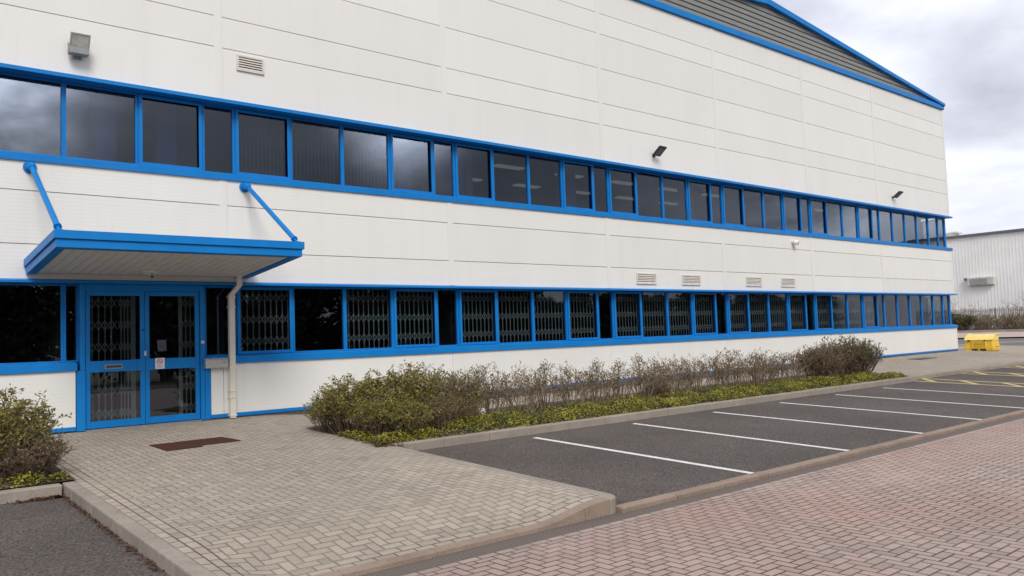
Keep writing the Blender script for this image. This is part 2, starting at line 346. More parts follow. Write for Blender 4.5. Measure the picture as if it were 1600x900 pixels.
# ------------------------------------------------------------------ levels
def sstep(a, b, x): t_ = max(0.0, min(1.0, (x-a)/(b-a))); return t_*t_*(3-2*t_)
def zp(x, y):                     # paved level (door level falling away from the building)
    return 0.63+0.035*max(-10.7, min(0, y))+0.014*max(0, min(x, 130)-40)
def zapron(x, y):
    wx = (1-sstep(-0.55, 0.42, x))*sstep(-3.95, -3.3, x)
    return zp(x, y)-0.125*wx*sstep(-9.2, -10.5, y)
def zpark(x, y): return zp(x, y)-0.13
ZROAD = 0.10
def sheet(name, mat, x0, x1, y0, y1, nx, ny, zf, off=0.0):
    m = MB(); vs = []; fs = []
    for j in range(ny+1):
        for i in range(nx+1):
            X = x0+(x1-x0)*i/nx; Y = y0+(y1-y0)*j/ny; vs.append((X, Y, zf(X, Y)+off))
    for j in range(ny):
        for i in range(nx):
            a = j*(nx+1)+i; fs.append((a, a+1, a+nx+2, a+nx+1))
    m.add(vs, fs); return struct(m.build(name, mat, fix=False))
# base ground reaching the horizon
def zg(x, y): return -0.06+0.014*max(0, min(x, 130)-44)
sheet('ground', M['ground'], -400, 600, -500, 600, 100, 60, zg)
sheet('parking_area', M['asphalt'], 0.78, 43.9, -10.6, -5.30, 80, 10, zpark)
sheet('parking_area', M['asphalt'], -30, -4.05, -11.0, -5.25, 30, 8, zpark)
sheet('paved_entrance', M['buff'], -3.66, 0.60, -10.33, 0.05, 60, 90, zapron)
sheet('paved_border', M['buff_run'], -3.66, 0.60, -10.55, -10.33, 60, 4, zapron)
sheet('paved_border', M['buff_run_side'], -3.9, -3.66, -10.55, -1.0, 4, 90, zapron)
def zpath(x, y): return zp(x, y)-0.13*sstep(0.6, 3.0, x)*(1-sstep(21, 33, x))*sstep(-5.4, -2.6, y)
sheet('footpath', M['buff'], 0.60, 20.1, -2.55, 0.05, 60, 6, zpath)
sheet('footpath', M['buff'], 20.1, 43.9, -5.30, 0.05, 60, 16, zpath)
sheet('footpath', M['buff'], 37.6, 43.9, 0.05, 40, 12, 20, zp)
sheet('footpath', M['buff'], -30, -3.9, -1.0, 0.05, 30, 3, zp)
sheet('road', M['pink'], -60, 60, -25, -11.12, 2, 2, lambda x, y: ZROAD)
sheet('paved_border', M['pink_run'], -60, 60, -11.12, -11.0, 2, 1, lambda x, y: ZROAD)
sheet('drainage_channel', M['grate'], -60, 60, -11.0, -10.62, 2, 1, lambda x, y: ZROAD-0.012)
sheet('verge', M['ground'], -80, 150, -70, -25.15, 20, 4, lambda x, y: ZROAD+0.05)
m = MB(); m.box(-60, 60, -25.15, -25.0, -0.1, ZROAD+0.12); struct(m.build('kerb', M['kerb'], bevel=0.015))

def kerb_row(pts_fn, a, b, step, mat, name='kerb', gap=0.006, bev=0.018):
    m = MB(); p = a; rnd = random.Random(int(a*10+b))
    while p < b-0.05:
        q = min(b, p+step); m.add(*pts_fn(p+gap/2, q-gap/2, rnd.uniform(-0.003, 0.003))); p = q
    return struct(m.build(name, mat, bevel=bev))
BF = [(3,2,1,0),(4,5,6,7),(0,1,5,4),(1,2,6,5),(2,3,7,6),(3,0,4,7)]
def along_x(y0, y1, zlo, zhi):
    def fn(p, q, d):
        return ([(p,y0,zlo),(q,y0,zlo),(q,y1,zlo),(p,y1,zlo),(p,y0,zhi(p)+d),(q,y0,zhi(q)+d),(q,y1,zhi(p)+d+0.006),(p,y1,zhi(p)+d+0.006)], BF)
    return fn
def along_y(x0, x1, zlo, zf):
    def fn(p, q, d):
        return ([(x0,p,zlo),(x1,p,zlo),(x1,q,zlo),(x0,q,zlo),(x0,p,zf(p)+d),(x1,p,zf(p)+d),(x1,q,zf(q)+d),(x0,q,zf(q)+d)], BF)
    return fn
kerb_row(along_x(-5.62, -5.46, 0.1, lambda x: zp(0, -5.5)+0.012), 0.757, 20.0, 1.0, M['kerb'])
kerb_row(along_x(-2.56, -2.48, 0.2, lambda x: zp(0, -2.5)+0.005), 0.6, 20.0, 1.0, M['kerb'])
kerb_row(along_x(-5.42, -5.28, 0.1, lambda x: zp(0, -5.3)-0.01), 20.0, 44.0, 1.0, M['kerb'])
kerb_row(along_x(-5.35, -5.19, 0.1, lambda x: zp(0, -5.3)+0.012), -16.0, -4.08, 1.0, M['kerb'])
kerb_row(along_y(-4.06, -3.90, 0.0, lambda y: zp(0, y)+0.012), -10.75, -5.19, 1.0, M['kerb'])
kerb_row(along_y(0.60, 0.75, 0.0, lambda y: zp(0, y)+0.004), -10.45, -5.46, 1.0, M['kerb'], bev=0.012)
def front_top(x): return zapron(x, -10.55)+0.006
m = MB(); xs = [-3.9+i*0.1 for i in range(45)]
for i0 in range(0, 44, 10):
    seg = xs[i0:min(i0+11, 45)]
    for k in range(len(seg)-1):
        a, b = seg[k], seg[k+1]; g = 0.006 if k == 0 else 0
        m.add([(a+g,-10.70,0.0),(b,-10.70,0.0),(b,-10.55,0.0),(a+g,-10.55,0.0),(a+g,-10.69,front_top(a)-0.012),(b,-10.69,front_top(b)-0.012),(b,-10.55,front_top(b)),(a+g,-10.55,front_top(a))], BF)
struct(m.build('dropped_kerb', M['kerb_brown']))
m = MB(); cx0, cy0 = 0.50, -10.45
poly = [(0.50, -10.45), (0.505, -10.70)]+[(cx0+0.25*math.sin(a), cy0-0.25*math.cos(a)) for a in [i*math.pi/2/8 for i in range(1, 9)]]
m.prism(poly, 'z', -0.05, zp(0, -10.6)+0.01); struct(m.build('kerb', M['kerb'], bevel=0.03))
kerb_row(along_x(-10.75, -10.60, 0.0, lambda x: zpark(0, -10.6)+0.022), 0.66, 44.0, 1.0, M['kerb_brown'], bev=0.02)
# tidy soil bed and ivy bed base
def zbed(x, y): return zp(x, y)-0.015+0.06*math.sin(max(0, min(1, (y+5.46)/2.9))*math.pi)*sstep(0.45, 1.3, x)*sstep(20.1, 19.3, x)
sheet('flower_bed', M['soil'], 0.52, 20.05, -5.46, -2.50, 60, 12, zbed)
sheet('flower_bed', M['soil'], -16, -3.89, -5.20, -1.2, 30, 10, lambda x, y: zp(x, y)+0.03)
# painted bays
def strip(name, mat, p, q, wd, zf, off=0.004, n=8):
    p, q = Vector((*p, 0)), Vector((*q, 0)); d = (q-p).normalized(); s_ = Vector((-d.y, d.x, 0))*wd/2; m = MB(); vs = []; fs = []
    for k in range(n+1):
        c = p.lerp(q, k/n)
        for sg in (1, -1): a = c+sg*s_; vs.append((a.x, a.y, zf(a.x, a.y)+off))
    for k in range(n): fs.append((2*k, 2*k+1, 2*k+3, 2*k+2))
    m.add(vs, fs); return struct(m.build(name, mat, fix=False))
for k in range(6):
    X = 3.54+2.71*k
    strip('parking_line', M['paint_white'], (X, -5.95), (X+0.02, -10.57), 0.12, zpark)
for xa in (19.95, 24.05, 28.15, 32.3, 36.4):
    strip('hatch_line', M['paint_yellow'], (xa, -5.3), (xa, -10.5), 0.16, zpark)
    strip('hatch_line', M['paint_yellow'], (xa+1.1, -5.3), (xa+1.1, -10.5), 0.16, zpark)
    for k in range(4):
        strip('hatch_line', M['paint_yellow'], (xa+1.06, -5.35-1.2*k), (xa+0.04, -6.2-1.2*k), 0.16, zpark, 0.008)
# far side road, paving, kerb and verge
sheet('road', M['asphalt_far'], 44.0, 57.5, -40, 60, 14, 20, lambda x, y: zp(x, 0)-0.10)
sheet('footpath', M['pink_far'], 57.5, 70.2, -40, 60, 14, 20, lambda x, y: zp(x, 0))
kerb_row(along_y(43.86, 44.0, 0.2, lambda y: zp(44, 0)), -40, 60, 1.0, M['kerb'])
m = MB(); m.box(70.2, 70.5, -40, 60, 0.5, 1.25); struct(m.build('kerb', M['kerb'], bevel=0.02))
sheet('verge', M['soil'], 70.5, 130, -60, 80, 12, 14, lambda x, y: zp(x, 0)+0.05)
strip('road_line', M['paint_white'], (46.5, 4.5), (58.0, -1.5), 0.22, lambda x, y: zp(x, 0)-0.10)
strip('road_line', M['paint_white'], (46.0, 8.0), (47.5, 3.2), 0.18, lambda x, y: zp(x, 0)-0.10)
strip('road_line', M['paint_white'], (44.9, -0.6), (45.8, -1.6), 0.2, lambda x, y: zp(x, 0)-0.10)

# ------------------------------------------------------------------ the long building
XR, XL, DEP = 37.65, -18.0, 42.0
B = thing('industrial_building', 'long white panelled building with two blue framed window bands and a grey gable roof', 'building', (0, 0, 0))
bays = [-18, -12, -6, 0, 6, 12, 18, 24, 30, XR]
def cladding(name, rows, x_bays, mat, skip=None):
    m = MB()
    for a, b in zip(x_bays[:-1], x_bays[1:]):
        for z0, z1 in zip(rows[:-1], rows[1:]):
            m.box(a+0.004, b-0.004, -0.012, 0.06, z0+0.007, z1-0.007)
    return m.build(name, mat, B, bevel=0.003)
RU = [7.535, 8.68, 9.37, 10.48, 11.60, 12.27, 13.10]
RM = [3.54, 4.20, 5.204, 5.79]
cladding('upper_cladding', RU, bays, M['panel_flat'])
cladding('middle_cladding', RM, bays, M['panel'])
m = MB()
lb = [(-18, -12), (-12, -6), (-6, -2.83), (-0.27, 0.0), (0.0, 6.0)]+[(a, b) for a, b in zip(bays[4:-1], bays[5:])]
for a, b in lb: m.box(a+0.004, b-0.004, -0.012, 0.06, 0.735, 1.80)
m.build('lower_cladding', M['panel'], B, bevel=0.006)
m = MB(); m.box(XL, XR-0.02, 0.062, 0.09, 7.50, 13.1); m.box(XL, XR-0.02, 0.062, 0.09, 3.50, 5.80)
m.box(XL, -2.70, 0.062, 0.09, 0.60, 1.80); m.box(-0.40, XR-0.02, 0.062, 0.09, 0.60, 1.80)
m.build('joint_backing', M['joint'], B)
for x in bays[1:-1]:
    for (z0, z1, dx) in ((7.545, 13.09, -0.03), (3.55, 5.78, 0.04)):
        m = MB(); m.box(x+dx-0.085, x+dx+0.085, -0.026, -0.0125, z0, z1); m.build('cover_strip', M['panel_flat'], B, bevel=0.005)
# corner flashings
for z0, z1 in ((7.545, 13.09), (3.55, 5.78), (0.735, 1.80)):
    m = MB(); m.box(XR-0.16, XR+0.012, -0.026, -0.0125, z0, z1); m.box(XR, XR+0.012, -0.012, 0.3, z0, z1); m.build('corner_strip', M['panel_flat'], B, bevel=0.004)
# side and rear walls, plain panels
m = MB(); m.box(XR-0.1, XR-0.003, 0.092, DEP, 7.56, 13.1); m.box(XR-0.1, XR-0.003, 0.092, DEP, 3.54, 5.79); m.box(XR-0.1, XR-0.003, 0.092, DEP, 0.6, 1.8)
m.box(XR-0.1, XR-0.02, 1.4, DEP, 1.8, 3.54); m.box(XR-0.1, XR-0.02, 1.4, DEP, 5.79, 7.56)
m.box(XL, XL+0.1, 0.092, DEP, 0.6, 13.1); m.box(XL+0.1, XR-0.1, DEP-0.1, DEP, 0.6, 13.1)
m.build('side_cladding', M['panel_flat'], B)
# base trim and brick plinth
m = MB(); m.box(XL, -2.83, -0.03, 0.05, 0.66, 0.735); m.box(-0.27, XR+0.02, -0.03, 0.05, 0.66, 0.735); m.build('base_trim', M['blue'], B, bevel=0.008)
m = MB(); m.box(XL, -2.72, 0.0, 0.06, 0.4, 0.658); m.box(-0.40, XR, 0.0, 0.06, 0.4, 0.658); m.box(XR-0.08, XR-0.02, 0.061, DEP, 0.4, 0.6); m.build('plinth', M['brick_dark'], B)
# gable
XA, ZA, ZE = 21.6, 14.92, 13.30
sl = (ZA-ZE)/(XR-XA); XGL = XA-(XR-XA)
m = MB(); z = 13.30; k = 0
while z < ZA-0.02:
    for (za, zb, yy) in ((z, z+0.055, 0.05), (z+0.055, z+0.20, 0.0)):
        zb = min(zb, ZA); 
        if zb <= za: continue
        hw0 = (ZA-za)/sl; hw1 = (ZA-zb)/sl
        m.add([(XA-hw0, yy, za), (XA+hw0, yy, za), (XA+hw1, yy, zb), (XA-hw1, yy, zb)], [(0, 1, 2, 3)])
    for (za, y0, y1) in ((z, 0.0, 0.05), (z+0.055, 0.05, 0.0)):
        hw = max(0, (ZA-za)/sl); m.add([(XA-hw, y0, za), (XA+hw, y0, za), (XA+hw, y1, za), (XA-hw, y1, za)], [(0, 1, 2, 3)])
    z += 0.20
m.build('gable_cladding', M['gable'], B)
m = MB(); m.box(XL, XR+0.05, -0.10, 0.06, 13.105, 13.33); m.build('eaves_trim', M['blue'], B, bevel=0.015)
m = MB()
for sgn in (1, -1):
    xe = XA+sgn*(XR-XA+0.08); poly = [(XA, ZA-0.10), (xe, ZE-0.02), (xe, ZE+0.12), (XA, ZA+0.14)]
    m.prism(poly if sgn > 0 else poly[::-1], 'y', -0.16, 0.12)
m.build('verge_trim', M['blue'], B, bevel=0.012)
m = MB()
for sgn in (1, -1):
    xe = XA+sgn*(XR-XA+0.05); poly = [(XA, ZA-0.05), (xe, ZE-0.0), (xe, ZE+0.07), (XA, ZA+0.09)]
    m.prism(poly if sgn > 0 else poly[::-1], 'y', 0.13, DEP)
m.box(XL, XGL-0.1, 0.1, DEP, 13.0, 13.2)
m.build('roof', M['roof'], B)

# interior rooms behind the glass
m = MB()
for (z0, z1, yb) in ((5.45, 8.05, 9.0),):
    m.box(XL+0.2, XR-0.15, yb, yb+0.1, z0, z1); m.box(XL+0.2, XR-0.15, 0.10, yb, z0-0.1, z0); m.box(XL+0.2, XR-0.15, 0.10, yb, z1, z1+0.1)
    for X in (-9.0, 7.2, 25.4): m.box(X-0.1, X+0.1, 0.6, yb, z0, z1)
m.build('upper_interior', M['interior'], B)
m = MB(); z0, z1, yb = 0.64, 3.75, 5.0
m.box(XL+0.2, XR-0.15, yb, yb+0.1, z0, z1); m.box(XL+0.2, XR-0.15, 0.10, yb, z0-0.1, z0-0.01); m.box(XL+0.2, XR-0.15, 0.10, yb, z1, z1+0.1)
for X in (-3.0, 6.4, 18.3, 30.0): m.box(X-0.08, X+0.08, 0.5, yb, z0, z1)
m.build('lower_interior', M['interior_dark'], B)
for ix in range(9):
    for iy in range(3):
        m = MB(); X = 8.6+2.9*ix; Y = 1.6+2.4*iy; m.box(X-0.6, X+0.6, Y-0.15, Y+0.15, 7.99, 8.04); m.build('ceiling_light', M['lit'], B)

for X in (-2.15, -0.95, 5.05, 6.75, 11.1, 17.0, 23.05):
    m = MB(); m.box(X-0.2, X+0.2, 0.55, 0.95, 5.455, 8.045); m.build('column', M['column'], B)
# window bands: flashings
def flashing(z_top, z_bot, x0, x1):
    m = MB(); m.prism([(-0.012, z_top), (-0.15, z_top-0.03), (-0.15, z_bot), (0.06, z_bot), (0.06, z_top)], 'x', x0, x1)
    return m.build('drip_flashing', M['blue'], B)
flashing(7.54, 7.435, XL, XR+0.06); flashing(3.545, 3.472, XL, XR+0.06)
def sill(z_top, z_bot, x0, x1):
    m = MB(); m.prism([(0.29, z_top), (0.0, z_top-0.02), (-0.055, z_top-0.035), (-0.055, z_bot), (-0.035, z_bot), (-0.035, z_bot+0.03), (0.29, z_bot+0.03)], 'x', x0, x1)
    return m.build('window_sill', M['blue'], B, bevel=0.004)
sill(5.935, 5.755, XL, XR+0.08)
sill(1.975, 1.797, XL, -2.81); sill(1.975, 1.795, -0.27, XR+0.08)
# head frames
m = MB(); m.box(XL, XR, 0.061, 0.31, 7.437, 7.455); m.box(XL, XR, 0.061, 0.31, 3.474, 3.49); m.build('window_soffit', M['blue'], B)
YO = 0.15
def wx(x): return x*1.00864+0.055            # window grid measured at the glass line

mesh_cache = {}
def grille_mesh(wd, z0, z1, rows, pitch=0.135):
    key = (round(wd, 2), z0, z1, rows)
    m = MB(); n = max(3, int(wd/pitch)); p = wd/n; t = 0.0095
    zs = [z0+(z1-z0)*(k+0.55)/rows for k in range(rows)]
    for i in range(n+1):
        x_ = i*p; m.box(x_-t, x_+t, 0, 0.02, z0, z1)
    for i in range(n):
        for zz in zs:
            for s_ in (1, -1):
                a = Vector((i*p, 0.01, zz-0.10*s_)); b = Vector(((i+1)*p, 0.01, zz+0.10*s_)); d = (b-a)
                nrm = Vector((-d.z, 0, d.x)).normalized()*0.008
                m.obox((a+b)/2, d/2, Vector((0, 0.006, 0)), nrm)
    return m
def window(x0, x1, z0, z1, kind, grille=False, blind=0):
    """kind: 'fixed', 'sash', 'narrow'"""
    x0, x1 = wx(x0), wx(x1)
    j = 0.042; m = MB(); y0, y1 = 0.02+YO, 0.13+YO
    m.box(x0+0.001, x0+j, y0, y1, z0, z1); m.box(x1-j, x1-0.001, y0, y1, z0, z1)
    m.box(x0+j, x1-j, y0+0.004, y1, z0, z0+0.03); m.box(x0+j, x1-j, y0+0.004, y1, z1-0.03, z1)
    ix0, ix1, iz0, iz1 = x0+j, x1-j, z0+0.03, z1-0.03
    if kind == 'sash':
        a = x0+j-0.022; b = x1-j+0.022; s_ = 0.068; ya, yb = YO-0.012, YO+0.017; c0, c1 = z0+0.008, z1-0.008
        m.box(a, a+s_, ya, yb, c0, c1); m.box(b-s_, b, ya, yb, c0, c1); m.box(a+s_, b-s_, ya+0.002, yb, c0, c0+s_); m.box(a+s_, b-s_, ya+0.002, yb, c1-s_, c1)
    name = {'fixed': 'window', 'sash': 'opening_window', 'narrow': 'narrow_window'}[kind]
    wo = m.build(name, M['blue'], B, bevel=0.005)
    m = MB(); m.box(ix0-0.01, ix1+0.01, YO+0.066, YO+0.078, iz0-0.01, iz1+0.01); m.build('pane', M['glass'], wo)
    if grille:
        g = grille_mesh(ix1-ix0, iz0, iz1, 3); g.v = [(v[0]+ix0, v[1]+0.19+YO, v[2]) for v in g.v]; g.build('security_grille', M['grille'], wo, fix=False)
    if blind:
        m = MB(); n = max(2, int((ix1-ix0)/0.09)); p = (ix1-ix0)/n; rnd = random.Random(int(x0*100))
        for i in range(n):
            if rnd.random() > blind: continue
            a = 0.35+rnd.uniform(-0.08, 0.08); c = Vector((ix0+(i+0.5)*p, 0.32+YO, (iz0+iz1)/2))
            m.obox(c, Vector((math.cos(a), math.sin(a), 0))*p*0.46, Vector((-math.sin(a), math.cos(a), 0))*0.002, Vector((0, 0, (iz1-iz0)/2+0.05)))
        if m.v: m.build('vertical_blind', M['blind'] if z0 < 4 else M['blind_dark'], wo)
    return wo
UZ = (5.93, 7.432); LZ = (1.965, 3.469)
def bay_windows(x0, z0, z1, lower):
    xs_ = [x0, x0+1.31, x0+2.63, x0+3.95, x0+5.27, x0+5.95]
    kinds = ['sash', 'fixed', 'fixed', 'sash', 'narrow']
    for k in range(5):
        gr = lower and kinds[k] != 'narrow' and not (abs(x0-0.32) < 0.05 and k == 1) and x0 > 0
        bl = 0
        if not lower and abs(x0-0.32) < 0.05 and k in (0, 1, 2): bl = 1
        if lower and (x0 > 20 or (x0 > 16 and k >= 2)): bl = 1
        window(xs_[k], xs_[k+1], z0, z1, kinds[k], gr, bl)
for x0 in (-11.63, 0.32, 6.27, 12.22, 18.17, 24.12): bay_windows(x0, *UZ, False)
for x0 in (0.30, 6.26, 12.21, 18.17, 24.12): bay_windows(x0, *LZ, True)
bay_windows(-11.63, *LZ, True)
# the bay over the door
xs_ = [-5.68, -4.36, -3.02, -1.68, -0.37, 0.32]
for k, kd in enumerate(('sash', 'fixed', 'fixed', 'sash', 'narrow')): window(xs_[k], xs_[k+1], *UZ, kd)
xs_ = [-5.68, -4.36, -3.03, -2.76]
for k, kd in enumerate(('fixed', 'fixed', 'narrow')): window(xs_[k], xs_[k+1], *LZ, kd)
window(-0.38, 0.30, *LZ, 'narrow')
# last short bay up to the corner
xs_ = [30.07, 31.36, 32.63, 33.90, 35.17, 36.30, 37.09]
for zz in (UZ, LZ):
    for k in range(6): window(xs_[k], xs_[k+1], *zz, 'fixed' if k else 'fixed', False, 0)
    m = MB(); m.box(37.467, 37.56, 0.17, 0.29, *zz); m.box(37.467, 37.55, 1.28, 1.4, *zz); m.box(37.467, 37.55, 0.29, 1.28, zz[0], zz[0]+0.05); m.box(37.467, 37.55, 0.29, 1.28, zz[1]-0.05, zz[1]+0.003)
    wo = m.build('corner_window', M['blue'], B, bevel=0.005)
    m = MB(); m.box(37.505, 37.517, 0.29, 1.28, zz[0]+0.05, zz[1]-0.05); m.build('pane', M['glass'], wo)
    m = MB(); m.box(XR-0.1, XR+0.055, 0.292, 1.5, zz[0]-0.14, zz[0]-0.008); m.build('window_sill', M['blue'], wo, bevel=0.005)

# ------------------------------------------------------------------ entrance doors (parts of the building)
m = MB(); m.box(-2.82, -2.665, -0.022, 0.13, 0.645, 1.795); m.box(-2.755, -2.665, 0.0, 0.13, 1.795, 3.47)
m.box(-0.475, -0.385, 0.0, 0.13, 0.645, 3.47); m.box(-0.384, -0.275, -0.022, 0.05, 0.645, 1.795)
m.box(-2.665, -0.475, 0.012, 0.13, 3.335, 3.47); m.box(-0.384, 0.28, -0.01, 0.05, 1.80, 1.96)
m.build('door_surround', M['blue'], B, bevel=0.006)
m = MB(); m.box(-2.665, -0.475, 0.0, 0.14, 0.60, 0.652); m.build('threshold', M['grey_metal'], B)
def door(x0, x1, hinge_left):
    m = MB(); st = 0.085; ya, yb = 0.03, 0.085; z0, z1 = 0.665, 3.333
    m.box(x0, x0+st, ya, yb, z0, z1); m.box(x1-st, x1, ya, yb, z0, z1)
    m.box(x0+st, x1-st, ya+0.002, yb, z0, 0.80); m.box(x0+st, x1-st, ya+0.002, yb, 1.745, 1.965); m.box(x0+st, x1-st, ya+0.002, yb, 3.24, z1)
    d = m.build('entrance_door', M['blue'], B, bevel=0.006)
    for za, zb in ((0.80, 1.745), (1.965, 3.24)):
        m = MB(); m.box(x0+st-0.01, x1-st+0.01, 0.05, 0.062, za-0.01, zb+0.01); m.build('pane', M['glass'], d)
    # rail cover by the meeting stile
    m = MB(); xa = x1-0.14 if hinge_left else x0; m.box(xa, xa+0.14, 0.012, 0.0295, 1.74, 1.97); m.build('push_plate', M['blue'], d, bevel=0.004)
    return d
dl = door(-2.655, -1.572, True); dr = door(-1.566, -0.485, False)
m = MB(); m.box(-2.315, -1.985, 0.018, 0.0315, 1.80, 1.89); m.build('letter_slot', M['grey_metal'], dl, bevel=0.005)
m = MB(); m.box(-2.29, -2.01, 0.014, 0.0178, 1.825, 1.868); m.build('letter_flap', M['black'], dl)
m = MB(); m.box(-1.592, -1.548, 0.0, 0.0118, 2.03, 2.13); m.build('lock_plate', M['steel'], dr, bevel=0.004)
m = MB(); m.tube([(-1.60, 0.03, 2.545), (-1.60, 0.012, 2.545)], 0.022, 16); m.build('lock_cylinder', M['black'], dl)
m = MB(); m.tube([(-0.43, 0.0, 2.27), (-0.43, -0.02, 2.27)], 0.035, 20); m.build('key_switch', M['steel'], B)
def lattice(x0, x1, z0, z1, rows, parent, pitch, y=0.24, post=None):
    g = grille_mesh(x1-x0, z0, z1, rows, pitch); g.v = [(v[0]+x0, v[1]+y, v[2]) for v in g.v]
    if post: g.box(post-0.035, post+0.035, y-0.01, y+0.04, z0, z1)
    return g.build('security_grille', M['grille'], parent, fix=False)
# folded gate: open spacing at the left, tightly folded at the right
lattice(-2.60, -2.02, 0.68, 3.30, 6, dl, 0.105, 0.26); g = lattice(-2.02, -1.70, 0.68, 3.30, 6, dl, 0.058, 0.26, post=-1.72)
lattice(-0.78, -0.50, 0.68, 3.30, 6, dr, 0.125, 0.26, post=-0.80)

# ------------------------------------------------------------------ canopy
CN = thing('entrance_canopy', 'blue edged flat canopy on two tie rods above the entrance doors', 'canopy', (-1.55, -1.4, 3.9))
ax0, ax1, ay0, ay1 = -3.70, 0.60, -2.75, -0.03
def zc_(y): return 3.625+0.085*(-y)           # soffit rises away from the wall
def ring(zb, zt, inset, th, bev=0.008):
    m = MB(); a0, a1, b0 = ax0+inset, ax1-inset, ay0+inset
    def wedge(xa, xb, ya, yb):
        m.add([(xa,ya,zc_(ya)+zb),(xb,ya,zc_(ya)+zb),(xb,yb,zc_(yb)+zb),(xa,yb,zc_(yb)+zb),(xa,ya,zc_(ya)+zt),(xb,ya,zc_(ya)+zt),(xb,yb,zc_(yb)+zt),(xa,yb,zc_(yb)+zt)], BF)
    wedge(a0, a1, b0, b0+th); wedge(a0, a0+th, b0+th, ay1); wedge(a1-th, a1, b0+th, ay1)
    return m
ring(0.135, 0.275, 0.0, 0.10).build('fascia', M['blue'], CN, bevel=0.006)
ring(-0.005, 0.132, 0.035, 0.16).build('fascia', M['blue'], CN, bevel=0.006)
m = MB(); n = 22
for i in range(n):
    a = ax0+0.195+(ax1-ax0-0.39)*i/n; b = ax0+0.195+(ax1-ax0-0.39)*(i+1)/n-0.008
    y0, y1 = ay0+0.195, ay1
    m.add([(a,y0,zc_(y0)+0.02),(b,y0,zc_(y0)+0.02),(b,y1,zc_(y1)+0.02),(a,y1,zc_(y1)+0.02),(a,y0,zc_(y0)+0.05),(b,y0,zc_(y0)+0.05),(b,y1,zc_(y1)+0.05),(a,y1,zc_(y1)+0.05)], BF)
m.build('soffit', M['canopy_under'], CN, bevel=0.006)
m = MB(); y0, y1 = ay0+0.08, ay1
m.add([(ax0+.1,y0,zc_(y0)+0.14),(ax1-.1,y0,zc_(y0)+0.14),(ax1-.1,y1,zc_(y1)+0.14),(ax0+.1,y1,zc_(y1)+0.14),(ax0+.1,y0,zc_(y0)+0.2),(ax1-.1,y0,zc_(y0)+0.2),(ax1-.1,y1,zc_(y1)+0.2),(ax0+.1,y1,zc_(y1)+0.2)], BF)
m.build('canopy_deck', M['grey_metal'], CN)
for xx in (-3.60, 0.51):
    top = Vector((xx, -0.24, 5.60)); bot = Vector((xx, ay0+0.17, zc_(ay0)+0.30)); d = (bot-top).normalized()
    m = MB(); m.tube([top, bot-d*0.10], 0.048, 14); tr = m.build('tie_rod', M['blue'], CN, smooth=False)
    m = MB(); m.tube([(xx, -0.013, 5.64), (xx, -0.045, 5.64)], 0.115, 20); m.tube([(xx, -0.045, 5.64), (xx, -0.20, 5.635), (xx, -0.27, 5.58)], [0.078, 0.078, 0.06], 14); m.build('wall_flange', M['blue'], tr)
    m = MB(); m.tube([bot-d*0.14, bot-d*0.09], 0.062, 14); m.tube([bot-d*0.09, bot+d*0.03], 0.022, 10); m.box(xx-0.05, xx+0.05, ay0+0.12, ay0+0.24, zc_(ay0)+0.27, zc_(ay0)+0.30); m.build('clevis', M['blue'], tr)
# bulkhead lamp under the canopy
L = thing('bulkhead_lamp', 'round cream bulkhead lamp under the canopy above the doors', 'light', (-1.62, -0.55, 3.69))
m = MB(); m.tube([(-1.62, -0.55, 3.70), (-1.62, -0.55, 3.655)], 0.19, 24); m.build('base', M['cream'], L, bevel=0.004)
m = MB(); m.tube([(-1.62, -0.55, 3.655), (-1.62, -0.55, 3.62), (-1.62, -0.55, 3.595)], [0.15, 0.125, 0.05], 24); m.build('diffuser', M['lens'], L)
m = MB(); m.tube([(-1.60, -0.60, 3.595), (-1.60, -0.60, 3.56)], 0.025, 12); m.build('sensor', M['black'], L)
# downpipe
D = thing('downpipe', 'cream square downpipe running from the canopy to the paving beside the doors', 'pipe', (0.15, -0.1, 0.64))
m = MB(); s_ = 0.055
m.box(0.26, 0.38, -0.16, -0.05, 3.47, 3.74)
m.add([(0.26,-0.16,3.47),(0.38,-0.16,3.47),(0.38,-0.05,3.47),(0.26,-0.05,3.47),(0.09,-0.155,3.26),(0.21,-0.155,3.26),(0.21,-0.05,3.26),(0.09,-0.05,3.26)], [(3,2,1,0),(4,5,6,7),(0,1,5,4),(1,2,6,5),(2,3,7,6),(3,0,4,7)])
m.box(0.09, 0.21, -0.155, -0.05, 0.64, 3.26); m.build('pipe', M['cream'], D, bevel=0.006)
for zz in (3.22, 3.0, 1.71, 1.22, 1.08, 0.70):
    m = MB(); m.box(0.078, 0.222, -0.166, -0.0275, zz-0.02, zz+0.02); m.build('bracket', M['cream'], D, bevel=0.004)
# letter box
P = thing('steel_box', 'shallow brushed steel box fixed beside the right door frame', 'box', (-0.15, -0.1, 1.8))
m = MB(); m.box(-0.42, 0.055, -0.15, -0.024, 1.715, 1.90); m.build('body', M['steel'], P, bevel=0.01)
m = MB(); m.box(-0.43, 0.065, -0.17, -0.024, 1.902, 1.915); m.build('lid', M['steel'], P, bevel=0.003)
m = MB(); m.tube([(-0.03, -0.15, 1.83), (-0.03, -0.158, 1.83)], 0.02, 14); m.build('lock', M['grey_metal'], P)
